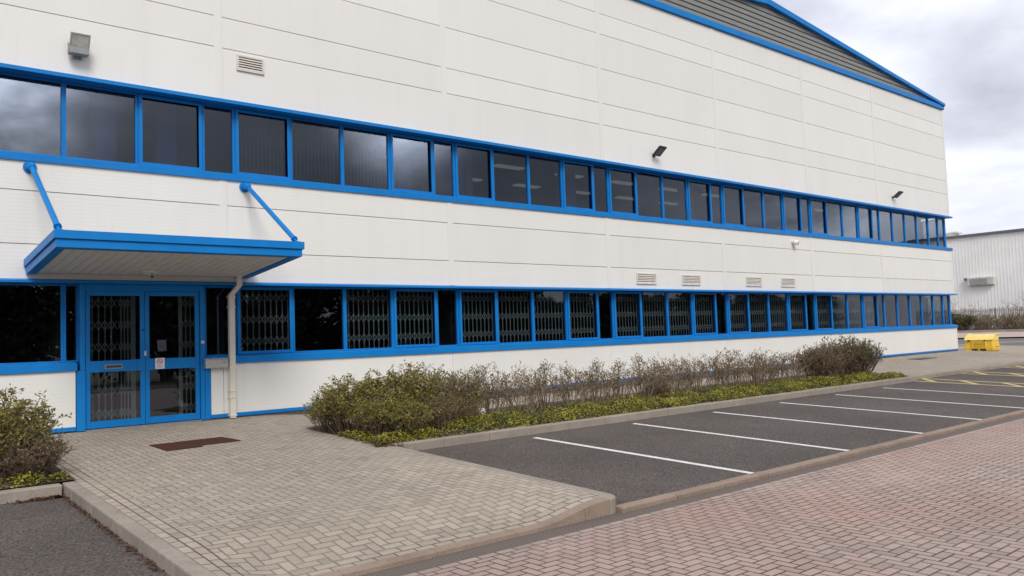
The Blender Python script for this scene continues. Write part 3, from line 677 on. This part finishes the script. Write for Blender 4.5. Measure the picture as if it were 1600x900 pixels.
# no smoking notice and paper
S = thing('no_smoking_sign', 'small white no smoking notice on the right door middle rail', 'sign', (-1.28, 0.02, 1.86))
m = MB(); m.box(-1.375, -1.195, 0.024, 0.0305, 1.755, 1.975); m.build('plate', M['paper'], S)
m = MB(); pts = [(-1.285+0.055*math.cos(a), 0.0215, 1.905+0.055*math.sin(a)) for a in [i*2*math.pi/24 for i in range(25)]]; m.tube(pts, 0.006, 6)
m.tube([(-1.285-0.038, 0.0205, 1.905+0.038), (-1.285+0.038, 0.0205, 1.905-0.038)], 0.005, 6); m.build('prohibition_ring', M['red'], S)
m = MB(); m.box(-1.32, -1.25, 0.0215, 0.0238, 1.90, 1.911); m.tube([(-1.25, 0.022, 1.913), (-1.245, 0.022, 1.925), (-1.252, 0.022, 1.937)], 0.003, 5); m.build('cigarette', M['black'], S)
m = MB()
for k in range(4): m.box(-1.35, -1.22-0.012*(k % 2), 0.0222, 0.0238, 1.825-0.017*k, 1.831-0.017*k)
m.build('print', M['grey_metal'], S)
m = MB(); m.obox((-1.225, 0.085, 2.225), (0.088, 0, 0.004), (0, 0.001, 0), (-0.004, 0, 0.115)); tag(m.build('paper_notice', M['paper']), 'plain paper notice taped inside the right door glass', 'notice')
# door mat
m = MB(); zf = zp(0, -3.1)
mv = [(-2.27,-2.72), (-2.22,-3.52), (-1.64,-3.47), (-1.62,-3.33), (-0.93,-3.30), (-1.02,-2.65)]
mm = MB(); n_ = len(mv)
mm.add([(x_, y_, zp(x_, y_)+0.004) for x_, y_ in mv]+[(x_, y_, zp(x_, y_)+0.016) for x_, y_ in mv], [tuple(range(n_-1, -1, -1)), tuple(range(n_, 2*n_))]+[(i, (i+1) % n_, n_+(i+1) % n_, n_+i) for i in range(n_)])
tag(mm.build('door_mat', M['mat']), 'dark red brown door mat lying on the paving before the doors', 'mat')

# ------------------------------------------------------------------ wall fittings
def louvre(x0, x1, z0, z1, label):
    V = thing('air_vent', label, 'vent', ((x0+x1)/2, -0.03, z0), 'louvred air vents on the white wall')
    m = MB(); f = 0.045
    m.box(x0, x0+f, -0.05, -0.0135, z0, z1); m.box(x1-f, x1, -0.05, -0.0135, z0, z1); m.box(x0+f, x1-f, -0.05, -0.0135, z0, z0+f); m.box(x0+f, x1-f, -0.05, -0.0135, z1-f, z1)
    m.build('frame', M['vent'], V, bevel=0.004)
    m = MB(); m.box(x0+f, x1-f, -0.018, -0.0135, z0+f, z1-f); m.build('backing', M['black'], V)
    n = 5
    for k in range(n):
        zz = z0+f+(z1-z0-2*f)*(k+0.5)/n
        m = MB(); m.prism([(-0.05, zz-0.026), (-0.047, zz-0.028), (-0.0185, zz+0.014), (-0.0215, zz+0.016)], 'x', x0+f, x1-f); m.build('slat', M['vent'], V)
louvre(0.37, 1.00, 8.24, 8.60, 'louvred vent high on the wall above the upper windows, right of the floodlight')
louvre(13.29, 14.25, 3.69, 4.05, 'leftmost of four louvred vents just above the lower windows')
louvre(15.59, 16.58, 3.69, 4.04, 'second from left of four louvred vents above the lower windows')
louvre(19.31, 20.30, 3.70, 4.05, 'third from left of four louvred vents above the lower windows')
louvre(21.65, 22.60, 3.70, 4.05, 'rightmost of four louvred vents just above the lower windows')
# old square floodlight
F = thing('floodlight', 'old square grey floodlight with glass front high on the left wall', 'light', (-2.8, 0, 7.9), 'floodlights on the upper wall')
FS = 0.66
c = Vector((-2.80, -0.33, 8.18)); fn = Vector((0, -0.90, -0.43)).normalized(); fu = Vector((0, -0.43, 0.90)).normalized(); fx = Vector((1, 0, 0))
m = MB()
q = [c+fx*sx*a+fu*su*b+fn*d for (a, b, d) in ((0.25, 0.22, 0.10), (0.17, 0.14, -0.16)) for sx, su in ((-1,-1),(1,-1),(1,1),(-1,1))]
m.add(q, [(0,1,2,3),(7,6,5,4),(0,4,5,1),(1,5,6,2),(2,6,7,3),(3,7,4,0)]); m.build('housing', M['grey_metal'], F, bevel=0.02)
m = MB()
for (sx, su, hw, hh) in ((0, 1, 0.265, 0.022), (0, -1, 0.265, 0.022), (1, 0, 0.022, 0.20), (-1, 0, 0.022, 0.20)):
    m.obox(c+fn*0.115+fx*sx*0.243+fu*su*0.218, fx*hw, fn*0.016, fu*hh)
m.build('rim', M['steel'], F, bevel=0.005)
m = MB(); m.obox(c+fn*0.112, fx*0.22, fn*0.008, fu*0.195); m.build('glass', M['lens'], F)
m = MB(); m.box(-3.06, -2.56, -0.42, -0.13, 7.78, 7.95); m.box(-3.08, -3.061, -0.34, -0.20, 7.80, 8.10); m.box(-2.559, -2.54, -0.34, -0.20, 7.80, 8.10); m.build('gear_box', M['grey_metal'], F, bevel=0.015)
m = MB(); m.box(-2.92, -2.68, -0.13, -0.0135, 7.72, 7.90)
m.build('bracket', M['grey_metal'], F, bevel=0.008)
for ch in F.children:
    piv = Vector((-2.80, -0.0135, 8.13))
    ch.data.transform(Matrix.Translation(piv) @ Matrix.Scale(FS, 4) @ Matrix.Translation(-piv))
def led(x, z, label):
    F = thing('floodlight', label, 'light', (x, 0, z), 'floodlights on the upper wall')
    m = MB(); m.box(x-0.07, x+0.07, -0.03, -0.0135, z-0.05, z+0.06); m.tube([(x, -0.03, z), (x, -0.14, z+0.0)], 0.022, 8); m.box(x-0.13, x+0.13, -0.17, -0.13, z-0.025, z+0.025); m.build('bracket', M['black'], F)
    d = Vector((0, -0.80, 0.60)).normalized(); nrm = Vector((0, -0.60, -0.80)).normalized(); c = Vector((x, -0.15, z))+d*0.17
    m = MB(); m.obox(c, (0.17, 0, 0), d*0.20, nrm*0.03); m.build('housing', M['black'], F, bevel=0.01)
    m = MB(); m.obox(c+nrm*0.032, (0.13, 0, 0), d*0.13, nrm*0.004); m.build('lens', M['dark_lens'], F)
    m = MB()
    for k in range(6): m.obox(c-nrm*0.045+Vector((-0.125+0.05*k, 0, 0)), (0.005, 0, 0), d*0.15, nrm*0.016)
    m.build('cooling_fins', M['black'], F)
led(14.42, 7.98, 'black flat floodlight above the upper windows, nearer of the two black ones')
led(31.45, 8.0, 'black flat floodlight above the upper windows near the far corner')
K = thing('security_camera', 'small white security camera under the upper window band', 'camera', (22.6, -0.1, 5.4))
m = MB(); m.tube([(22.6, -0.0135, 5.50), (22.6, -0.05, 5.50)], 0.08, 16); m.tube([(22.6, -0.05, 5.5), (22.6, -0.16, 5.47)], 0.03, 10); m.build('mount', M['panel_flat'], K)
m = MB(); m.tube([(22.58, -0.10, 5.48), (22.66, -0.24, 5.43)], 0.10, 16); m.build('body', M['panel_flat'], K)
m = MB(); m.tube([(22.658, -0.238, 5.431), (22.668, -0.256, 5.425)], 0.06, 16); m.build('lens', M['black'], K)

# ------------------------------------------------------------------ vegetation
def branch_tube(m, pts, rads, n=3):
    m.tube(pts, rads, n, cap=False)
def make_shrub(seed, h, r, nst, twigs, leaves, leafsize, stem_mat, leaf_mat, stem_r=0.011, spread=0.55, leaf_zone=(0.35, 1.0), curl=0.25):
    rnd = random.Random(seed); S_ = MB(); L_ = MB(); tips = []
    for i in range(nst):
        a = rnd.uniform(0, 2*math.pi); rr = r*math.sqrt(rnd.random())
        base = Vector((math.cos(a)*rr*0.45, math.sin(a)*rr*0.45, -0.03))
        hh = h*rnd.uniform(0.62, 1.06)*(1-0.28*(rr/r)**2)
        tip = Vector((math.cos(a)*rr, math.sin(a)*rr, hh))+Vector((rnd.gauss(0, 0.06), rnd.gauss(0, 0.06), 0))
        mid = base.lerp(tip, 0.5)+Vector((rnd.gauss(0, curl*0.3), rnd.gauss(0, curl*0.3), 0))*h*0.25
        P = []
        for k in range(6):
            t_ = k/5; p = base*(1-t_)**2+mid*2*t_*(1-t_)+tip*t_*t_
            P.append(p+Vector((rnd.gauss(0, 0.012), rnd.gauss(0, 0.012), 0)))
        branch_tube(S_, P, [stem_r*(1-0.72*k/5) for k in range(6)], 4)
        for q in range(twigs):
            t_ = rnd.uniform(0.28, 0.98); k = min(4, int(t_*5)); p = P[k].lerp(P[k+1], t_*5-k)
            d = Vector((rnd.gauss(0, 1), rnd.gauss(0, 1), rnd.uniform(0.4, 1.6))).normalized(); ln = h*rnd.uniform(0.10, 0.26)
            e_ = p+d*ln; mdd = p.lerp(e_, 0.5)+Vector((rnd.gauss(0, .02), rnd.gauss(0, .02), .01))
            branch_tube(S_, [p, mdd, e_], [stem_r*0.5, stem_r*0.38, stem_r*0.22], 3); tips.append((p, e_))
            if rnd.random() < 0.6:
                d2 = (d+Vector((rnd.gauss(0, .7), rnd.gauss(0, .7), rnd.uniform(0, .7)))).normalized(); e2 = mdd+d2*ln*0.55
                branch_tube(S_, [mdd, e2], [stem_r*0.36, stem_r*0.18], 3); tips.append((mdd, e2))
        tips.append((P[4], P[5]))
    for i in range(leaves):
        a_, b_ = tips[rnd.randrange(len(tips))]
        p = a_.lerp(b_, rnd.uniform(0.3, 1.08))
        if not (leaf_zone[0]*h <= p.z <= leaf_zone[1]*h*1.2) and rnd.random() > 0.15: continue
        p = p+Vector((rnd.gauss(0, .018), rnd.gauss(0, .018), rnd.gauss(0, .018)))
        d = Vector((rnd.gauss(0, 1), rnd.gauss(0, 1), rnd.gauss(0.5, .8))).normalized()
        s_ = d.cross(Vector((rnd.gauss(0, 1), rnd.gauss(0, 1), rnd.gauss(0, 1)))).normalized()
        L0 = leafsize*rnd.uniform(0.6, 1.3); W0 = L0*0.27; nn = d.cross(s_)*L0*0.12
        L_.add([p, p+d*L0*0.5+s_*W0+nn, p+d*L0, p+d*L0*0.5-s_*W0+nn], [(0, 1, 2, 3)])
    ms = S_.build('stems', stem_mat, fix=False); ml = L_.build('foliage', leaf_mat, fix=False) if leaves else None
    return ms, ml
protos = {}
def shrub_kind(key, **kw):
    vs_ = []
    for s_ in kw.pop('seeds'):
        ms, ml = make_shrub(s_, **kw); vs_.append((ms.data, ml.data if ml else None))
        bpy.data.objects.remove(ms); 
        if ml: bpy.data.objects.remove(ml)
    protos[key] = vs_
shrub_kind('dense', seeds=(1, 2, 3), h=1.18, r=0.78, nst=95, twigs=9, leaves=6500, leafsize=0.062, stem_mat=M['twig'], leaf_mat=M['leaf_olive'], stem_r=0.010)
shrub_kind('half', seeds=(21, 22), h=1.12, r=0.72, nst=80, twigs=9, leaves=1500, leafsize=0.055, stem_mat=M['twig'], leaf_mat=M['leaf_olive'], stem_r=0.010)
shrub_kind('bare', seeds=(4, 5, 6), h=1.02, r=0.60, nst=31, twigs=8, leaves=560, leafsize=0.05, stem_mat=M['twig_grey'], leaf_mat=M['leaf_brown'], stem_r=0.012, curl=0.5)
shrub_kind('brown', seeds=(7, 8), h=1.15, r=0.80, nst=110, twigs=10, leaves=3200, leafsize=0.06, stem_mat=M['twig'], leaf_mat=M['leaf_brown'], stem_r=0.011)
shrub_kind('brown_green', seeds=(9, 10), h=1.22, r=0.85, nst=100, twigs=10, leaves=3600, leafsize=0.062, stem_mat=M['twig'], leaf_mat=M['leaf_dark'], stem_r=0.011)
shrub_kind('tall_bare', seeds=(11, 12), h=4.6, r=2.2, nst=26, twigs=8, leaves=120, leafsize=0.12, stem_mat=M['twig_grey'], leaf_mat=M['leaf_brown'], stem_r=0.026)
shrub_kind('far_green', seeds=(13, 16), h=2.3, r=2.4, nst=90, twigs=9, leaves=6500, leafsize=0.19, stem_mat=M['twig'], leaf_mat=M['leaf_dark'], stem_r=0.03)
shrub_kind('far_brown', seeds=(14, 15), h=2.1, r=1.9, nst=60, twigs=9, leaves=1700, leafsize=0.14, stem_mat=M['twig_grey'], leaf_mat=M['leaf_dry'], stem_r=0.022)
def put_shrub(key, x, y, z, label, group=None, sc=1.0, sz=1.0, rot=None, name='shrub', seed=0):
    rnd = random.Random(seed*77+int(x*100)); T = thing(name, label, 'shrub', (x, y, z), group)
    T.rotation_euler = (0, 0, rnd.uniform(0, 6.28) if rot is None else rot); T.scale = (sc, sc, sc*sz)
    a, b = protos[key][rnd.randrange(len(protos[key]))]
    for nm, d in (('stems', a), ('foliage', b)):
        if d: o = bpy.data.objects.new(nm, d); COL.objects.link(o); o.parent = T
    return T
def zb(x, y): return zbed(x, y)
put_shrub('dense', 0.98, -3.75, zb(1, -3.7), 'leafy olive green shrub at the entrance end of the hedge, its outermost', sc=0.95, sz=0.86, seed=1)
put_shrub('dense', 0.80, -3.2, zb(0.8, -3.2), 'small leafy shrub at the back corner of the hedge nearest the doors', sc=0.6, sz=0.95, seed=6)
put_shrub('dense', 1.05, -4.55, zb(1.0, -4.5), 'low leafy shrub in front of the outermost one at the entrance end of the hedge', sc=0.62, sz=0.95, seed=7)
put_shrub('dense', 1.95, -3.85, zb(2, -3.9), 'tallest leafy olive green shrub, second from the entrance end of the hedge', sc=0.98, sz=0.95, seed=2)
put_shrub('dense', 1.45, -4.85, zb(1.5, -4.8), 'low leafy green shrub by the kerb at the entrance end of the hedge', sc=0.66, sz=0.8, seed=3)
put_shrub('half', 2.85, -3.85, zb(2.9, -3.9), 'half leafy shrub next to the tallest green one in the hedge', sc=1.0, sz=0.97, seed=4)
put_shrub('half', 3.55, -3.8, zb(3.5, -3.8), 'half leafy shrub that joins the green hedge end to the bare stretch', sc=0.95, sz=0.95, seed=8)
put_shrub('half', 3.1, -4.4, zb(3.1, -4.4), 'low half leafy shrub in front, beside the white litter', sc=0.62, sz=0.8, seed=9)
put_shrub('half', 2.35, -4.55, zb(2.4, -4.5), 'low half leafy shrub in front of the tallest green one', sc=0.7, sz=0.85, seed=5)
xb = 4.25; k = 0; rb = random.Random(8)
while xb < 16.6:
    put_shrub('bare', xb, -3.75+rb.uniform(-0.12, 0.12), zb(xb, -3.75), 'bare twiggy shrub in the thin middle stretch of the hedge', 'bare shrubs in the middle of the hedge', sc=rb.uniform(0.92, 1.06), sz=rb.uniform(0.9, 1.04), seed=10+k)
    xb += rb.uniform(0.68, 0.86); k += 1
put_shrub('brown', 9.35, -4.0, zb(9.3, -4), 'small low brown shrub at the foot of the bare hedge', sc=0.42, sz=0.75, seed=40)
put_shrub('brown', 16.75, -4.2, zb(16.7, -4.2), 'dense dark brown shrub where the bare hedge turns dense', sc=0.92, sz=0.96, seed=41)
put_shrub('brown', 17.65, -3.95, zb(17.6, -4), 'dense brown shrub, second from the bare stretch in the far hedge end', sc=0.95, sz=0.97, seed=42)
put_shrub('brown_green', 18.55, -4.0, zb(18.5, -4), 'tall brown shrub with green tips near the far hedge end', sc=0.97, sz=1.02, seed=43)
put_shrub('brown_green', 19.3, -4.1, zb(19.3, -4.1), 'green tipped shrub forming the far end of the hedge', sc=0.92, sz=0.98, seed=44)
for i, (x_, y_, s_, lab) in enumerate(((-4.72, -4.15, 1.08, 'leafy olive shrub nearest the paving at the left edge of the photo'), (-5.9, -3.8, 1.12, 'leafy shrub behind the one nearest the paving, left edge of the photo'), (-6.9, -4.0, 1.05, 'leafy shrub beyond the left edge, third from the paving'))):
    put_shrub('dense', x_, y_, zp(x_, y_), lab, sc=s_, sz=0.88, seed=60+i)
# dense brown skirt for the nearest left shrub
put_shrub('brown', -4.42, -4.55, zp(-4.4, -4.5), 'low brown twiggy shrub by the kerb corner at the left edge', sc=0.72, sz=0.78, seed=70)
# ground cover
def ground_cover(x0, x1, y0, y1, zf, n, seed, label, size=0.037):
    rnd = random.Random(seed); m = MB()
    from mathutils import noise as mn
    for i in range(n):
        x_ = rnd.uniform(x0, x1); y_ = rnd.uniform(y0, y1)
        v = mn.noise(Vector((x_*1.1, y_*1.6, seed))); v2 = mn.noise(Vector((x_*3.1, y_*3.0, seed+5)))
        edge = min(1, (y_-y0)/0.25+0.35)*min(1, (y1-y_)/0.3+0.2)
        if v+0.7*v2 < -0.22 and rnd.random() < 0.75: continue
        if y_ > y0+0.6*(y1-y0)+0.35*v2 and rnd.random() < 0.65: continue
        hgt = (0.05+0.13*max(0, 0.5+v+0.5*v2))*edge
        p = Vector((x_, y_, zf(x_, y_)+hgt*rnd.uniform(0.3, 1.0)))
        d = Vector((rnd.gauss(0, 1), rnd.gauss(0, 1), rnd.uniform(-0.1, 0.9))).normalized(); s_ = d.cross(Vector((rnd.gauss(0, .5), rnd.gauss(0, .5), 1))).normalized()
        L0 = size*rnd.uniform(0.6, 1.3); W0 = L0*0.38
        m.add([p, p+d*L0*0.45+s_*W0, p+d*L0, p+d*L0*0.45-s_*W0], [(0, 1, 2, 3)])
    return stuff(m.build('ground_cover', M['ivy'], fix=False), label, 'ground cover')
ground_cover(0.50, 19.95, -5.50, -3.95, zbed, 88000, 3, 'yellow green low ground cover under the long hedge')
ground_cover(-9.0, -3.97, -5.22, -4.6, lambda x, y: zp(x, y)+0.0, 7000, 4, 'green ground cover under the shrubs at the left edge')
# dead leaves gathered along the kerb foot
rnd = random.Random(5); m = MB()
for i in range(1100):
    u = rnd.random()
    if u < 0.3: x_ = -4.10-abs(rnd.gauss(0, 0.22)); y_ = -5.37-abs(rnd.gauss(0, 0.05)); z_ = zpark(x_, y_)+0.012
    elif u < 0.45: x_, y_ = -3.93-abs(rnd.gauss(0, 0.25)), rnd.uniform(-5.15, -4.4); z_ = zp(x_, y_)+rnd.uniform(0.005, 0.05)
    elif u < 0.5: x_, y_ = rnd.uniform(-4.6, -4.1), -5.38-abs(rnd.gauss(0, 0.06)); z_ = zpark(x_, y_)+0.012
    elif u < 0.75: y_ = rnd.uniform(-9.5, -5.4); x_ = -4.08-abs(rnd.gauss(0, 0.025)); z_ = zpark(x_, y_)+0.012
    else: x_ = rnd.uniform(0.45, 0.95); y_ = -5.5-rnd.uniform(-0.6, 0.5)*(x_-0.3); z_ = zp(x_, y_)+0.012; x_ -= 0.0
    p = Vector((x_, y_, z_)); a = rnd.uniform(0, 6.28); d = Vector((math.cos(a), math.sin(a), rnd.uniform(-.2, .5))); s_ = Vector((-math.sin(a), math.cos(a), rnd.uniform(-.3, .3)))
    L0 = rnd.uniform(0.025, 0.06); m.add([p, p+d*L0*.5+s_*L0*.3, p+d*L0, p+d*L0*.5-s_*L0*.3], [(0, 1, 2, 3)])
stuff(m.build('dead_leaves', M['litter'], fix=False), 'dry brown leaves gathered along the kerb foot', 'leaf litter')
# crumpled white litter
m = MB(); rnd = random.Random(2); bm = bmesh.new(); bmesh.ops.create_icosphere(bm, subdivisions=3, radius=0.085)
for v in bm.verts: v.co *= rnd.uniform(0.82, 1.12); v.co.z *= 0.85
me = bpy.data.meshes.new('litter'); bm.to_mesh(me); bm.free(); me.materials.append(M['paper'])
lt = bpy.data.objects.new('litter', me); COL.objects.link(lt); lt.location = (3.68, -4.18, zbed(3.68, -4.18)+0.15); tag(lt, 'crumpled white litter lying on the green ground cover', 'litter')

# ------------------------------------------------------------------ yellow storage bin and drain cover
YB = thing('storage_bin', 'yellow plastic storage bin with curved lid by the far building corner', 'bin', (38.6, -0.95, zp(38.6, -0.95)))
zb0 = zp(38.6, -0.95); bx0, bx1, by0, by1 = 38.1, 39.05, -1.50, -0.14
m = MB(); n = 6
def sect(z, ins): return [(bx0+ins, by0+ins, z), (bx1-ins, by0+ins, z), (bx1-ins, by1-ins, z), (bx0+ins, by1-ins, z)]
m.add(sect(zb0+0.10, 0.0)+sect(zb0+0.52, 0.06), [(3,2,1,0),(4,5,6,7),(0,1,5,4),(1,2,6,5),(2,3,7,6),(3,0,4,7)])
for a, b in ((by0, by0+0.34), (by0+0.64, by1-0.64), (by1-0.34, by1)): m.box(bx0, bx1, a, b, zb0, zb0+0.098)
for k in range(4): m.box(bx0-0.015+0.0, bx0+0.03, by0+0.42, by1-0.42, zb0+0.16+0.085*k, zb0+0.20+0.085*k)
for yy in (by0+0.36, by1-0.40): m.box(bx0-0.02, bx0+0.05, yy-0.03, yy+0.03, zb0+0.10, zb0+0.50)
m.box(bx0+0.35, bx0+0.8, by0-0.03, by0+0.04, zb0+0.2, zb0+0.26)
m.build('body', M['yellow'], YB, bevel=0.02)
m = MB(); prof = []
for k in range(9):
    t_ = k/8; xx = bx0+0.02+(bx1-bx0-0.04)*t_; prof.append((xx, zb0+0.53+0.30*math.sin(min(1, t_*1.35+0.08)*math.pi/2)))
prof = [(bx0+0.02, zb0+0.525)]+prof+[(bx1-0.02, zb0+0.525)]
m.prism(prof, 'y', by0+0.05, by1-0.05); m.prism([(x_, z_+0.03) for x_, z_ in prof[1:-1]]+[(x_, z_-0.02) for x_, z_ in prof[-2:0:-1]], 'y', by0+0.0, by0+0.06)
m.prism([(x_, z_+0.03) for x_, z_ in prof[1:-1]]+[(x_, z_-0.02) for x_, z_ in prof[-2:0:-1]], 'y', by1-0.06, by1)
m.build('lid', M['yellow_lid'], YB, bevel=0.01)
for yy in (by0+0.38, by1-0.22): m = MB(); m.box(bx0+0.0, bx0+0.05, yy-0.05, yy+0.05, zb0+0.48, zb0+0.55); m.build('latch', M['black'], YB)
m = MB(); m.box(29.4, 31.0, -1.75, -1.15, zpath(30.2, -1.45)-0.02, zpath(30.2, -1.45)+0.02); tag(m.build('drain_cover', M['brick_dark']), 'flat dark cover set in the paving near the far wall end', 'cover')

# ------------------------------------------------------------------ background warehouse, fence, planting
W = thing('warehouse', 'pale grey ribbed warehouse beyond the road at the right edge', 'building', (88, 10, 1.2))
m = MB(); prof = []; y = -45.0
while y < 60:
    prof += [(y, 0.0), (y+0.20, 0.0), (y+0.23, 0.018), (y+0.30, 0.018)]; y += 0.33
vs_ = []; fs_ = []
for (yy, d) in prof: vs_ += [(88-d, yy, 0.6), (88-d, yy, 11.2)]
for i in range(len(prof)-1): fs_.append((2*i, 2*i+1, 2*i+3, 2*i+2))
m.add(vs_, fs_); m.box(88.02, 130, -45, 60, 0.6, 11.1); m.build('wall', M['far_wall'], W, fix=False)
m = MB(); m.box(87.75, 88.3, -45.1, 60.1, 11.2, 11.45); m.build('eaves_trim', M['far_trim'], W)
m = MB(); m.prism([(87.8, 11.452), (109, 12.6), (130, 11.452)], 'y', -45, 60); m.build('roof', M['far_wall'], W)
m = MB(); m.box(90.0, 91.6, 20.2, 21.8, 11.5, 11.95); m.box(89.8, 91.8, 19.9, 22.1, 11.952, 12.12); m.build('roof_vent', M['dirty_white'], W, bevel=0.05)
U = thing('wall_unit', 'weathered white louvred unit fixed on the warehouse wall', 'wall unit', (87.5, 17, 5.8))
m = MB(); m.box(87.55, 87.94, 15.6, 18.2, 5.85, 6.7); m.build('casing', M['dirty_white'], U, bevel=0.03)
m = MB()
for k in range(3): m.box(87.50, 87.548, 16.2, 17.9, 5.98+0.22*k, 6.12+0.22*k)
m.build('louvre', M['fence'], U)
m = MB(); m.box(87.6, 87.94, 18.25, 18.5, 6.45, 6.7); m.build('end_cap', M['far_trim'], U)
Fn = thing('palisade_fence', 'grey steel palisade fence in front of the ribbed warehouse', 'fence', (80, 10, 1.2))
zf0 = zp(80, 0)+0.05
m = MB(); y = -20.0
while y < 36: m.box(79.98, 80.0, y, y+0.07, zf0, zf0+2.0); y += 0.155
m.build('pales', M['fence'], Fn, fix=False)
m = MB(); m.box(80.002, 80.05, -20, 36, zf0+0.3, zf0+0.36); m.box(80.002, 80.05, -20, 36, zf0+1.72, zf0+1.78); m.build('rails', M['fence'], Fn)
for k in range(21): m = MB(); yy = -20+2.75*k; m.box(80.052, 80.15, yy-0.05, yy+0.05, zf0, zf0+2.05); m.build('post', M['fence'], Fn)
zz = zp(74, 0)+0.05
for i, (k_, x_, y_, s_, lab) in enumerate((
    ('tall_bare', 75.0, 15.6, 0.80, 'tall bare shrub rising above the low green one by the warehouse'),
    ('tall_bare', 76.5, 13.0, 0.62, 'bare shrub against the warehouse wall right of the tallest bare one'),
    ('tall_bare', 77.0, 8.6, 0.85, 'bare tree like shrub at the far right edge in front of the fence'),
    ('tall_bare', 76.0, 17.6, 0.75, 'bare shrub half hidden by the far corner of the building'),
    ('tall_bare', 76.2, 10.4, 0.62, 'low bare shrub in front of the fence left of the rightmost bare one'),
    ('far_green', 73.5, 14.0, 0.72, 'rounded dark green shrub behind the yellow bin across the road'),
    ('far_brown', 74.0, 17.6, 0.80, 'brown shrub half hidden by the far building corner'),
    ('far_brown', 75.0, 11.6, 0.66, 'low brown shrub right of the rounded green one by the fence'),
    ('far_brown', 75.5, 9.0, 0.5, 'low brown shrub near the right edge in front of the fence'),
    ('far_brown', 75.0, 5.8, 0.45, 'small brown shrub beyond the right edge by the fence'))):
    put_shrub(k_, x_, y_, zz, lab, sc=s_, seed=80+i)
for i, (x_, y_, s_) in enumerate(((76.6, 16.4, 0.85), (76.8, 14.9, 0.8), (77.2, 13.2, 0.75), (77.0, 11.0, 0.72), (77.4, 9.9, 0.66), (77.3, 7.6, 0.6), (77.3, 18.8, 0.9))):
    put_shrub('far_brown', x_, y_, zz, 'brown scrub shrub in the row along the grey steel fence', 'brown shrubs along the steel fence', sc=s_, seed=120+i)

# ------------------------------------------------------------------ trees across the road (seen mirrored in the glass)
def tree_meshes(seed, h):
    rnd = random.Random(seed); T_ = MB(); C_ = MB()
    P = [Vector((rnd.gauss(0, .08)*k, rnd.gauss(0, .08)*k, h*0.92*k/6)) for k in range(7)]; T_.tube(P, [0.22*(1-0.85*k/6) for k in range(7)], 7)
    ends = []
    for i in range(46):
        t_ = rnd.uniform(0.08, 1.0); k = min(5, int(t_*6)); p = P[k].lerp(P[k+1], t_*6-k)
        a = rnd.uniform(0, 6.28); ln = h*0.40*(1.05-t_*0.72)*rnd.uniform(0.7, 1.15)
        e_ = p+Vector((math.cos(a)*ln, math.sin(a)*ln, ln*rnd.uniform(0.1, 0.7))); T_.tube([p, p.lerp(e_, .5)+Vector((0, 0, .1)), e_], [0.06, 0.04, 0.015], 4, cap=False); ends.append((p, e_))
    for i in range(5200):
        a_, b_ = ends[rnd.randrange(len(ends))]; p = a_.lerp(b_, rnd.uniform(0.25, 1.1))+Vector((rnd.gauss(0, .28), rnd.gauss(0, .28), rnd.gauss(0, .26)))
        d = Vector((rnd.gauss(0, 1), rnd.gauss(0, 1), rnd.gauss(0, 1))).normalized(); s_ = d.cross(Vector((rnd.gauss(0, 1), rnd.gauss(0, 1), rnd.gauss(0, 1)))).normalized(); L0 = rnd.uniform(0.2, 0.42)
        C_.add([p, p+d*L0*.5+s_*L0*.35, p+d*L0, p+d*L0*.5-s_*L0*.35], [(0, 1, 2, 3)])
    a = T_.build('trunk', M['bark'], fix=False); b = C_.build('crown', M['leaf_tree'], fix=False); da, db = a.data, b.data
    bpy.data.objects.remove(a); bpy.data.objects.remove(b); return da, db
tp = [tree_meshes(1, 6.6), tree_meshes(2, 6.6), tree_meshes(3, 6.6)]
rnd = random.Random(12); xt = -10.0; k = 0
while xt < 105:
    h_ = rnd.uniform(1.0, 1.2) if xt < 40 else (rnd.uniform(0.80, 0.98) if xt < 70 else rnd.uniform(0.74, 0.95))
    T = thing('evergreen_tree', 'dark evergreen tree in the row across the road facing the building', 'tree', (xt, -34.5+rnd.uniform(-1.2, 1.2), 0.1), 'evergreen trees across the road')
    T.rotation_euler = (0, 0, rnd.uniform(0, 6.28)); T.scale = (h_*1.05, h_*1.05, h_)
    a, b = tp[k % 3]
    for nm, d in (('trunk', a), ('crown', b)): o = bpy.data.objects.new(nm, d); COL.objects.link(o); o.parent = T
    xt += rnd.uniform(2.2, 3.2); k += 1
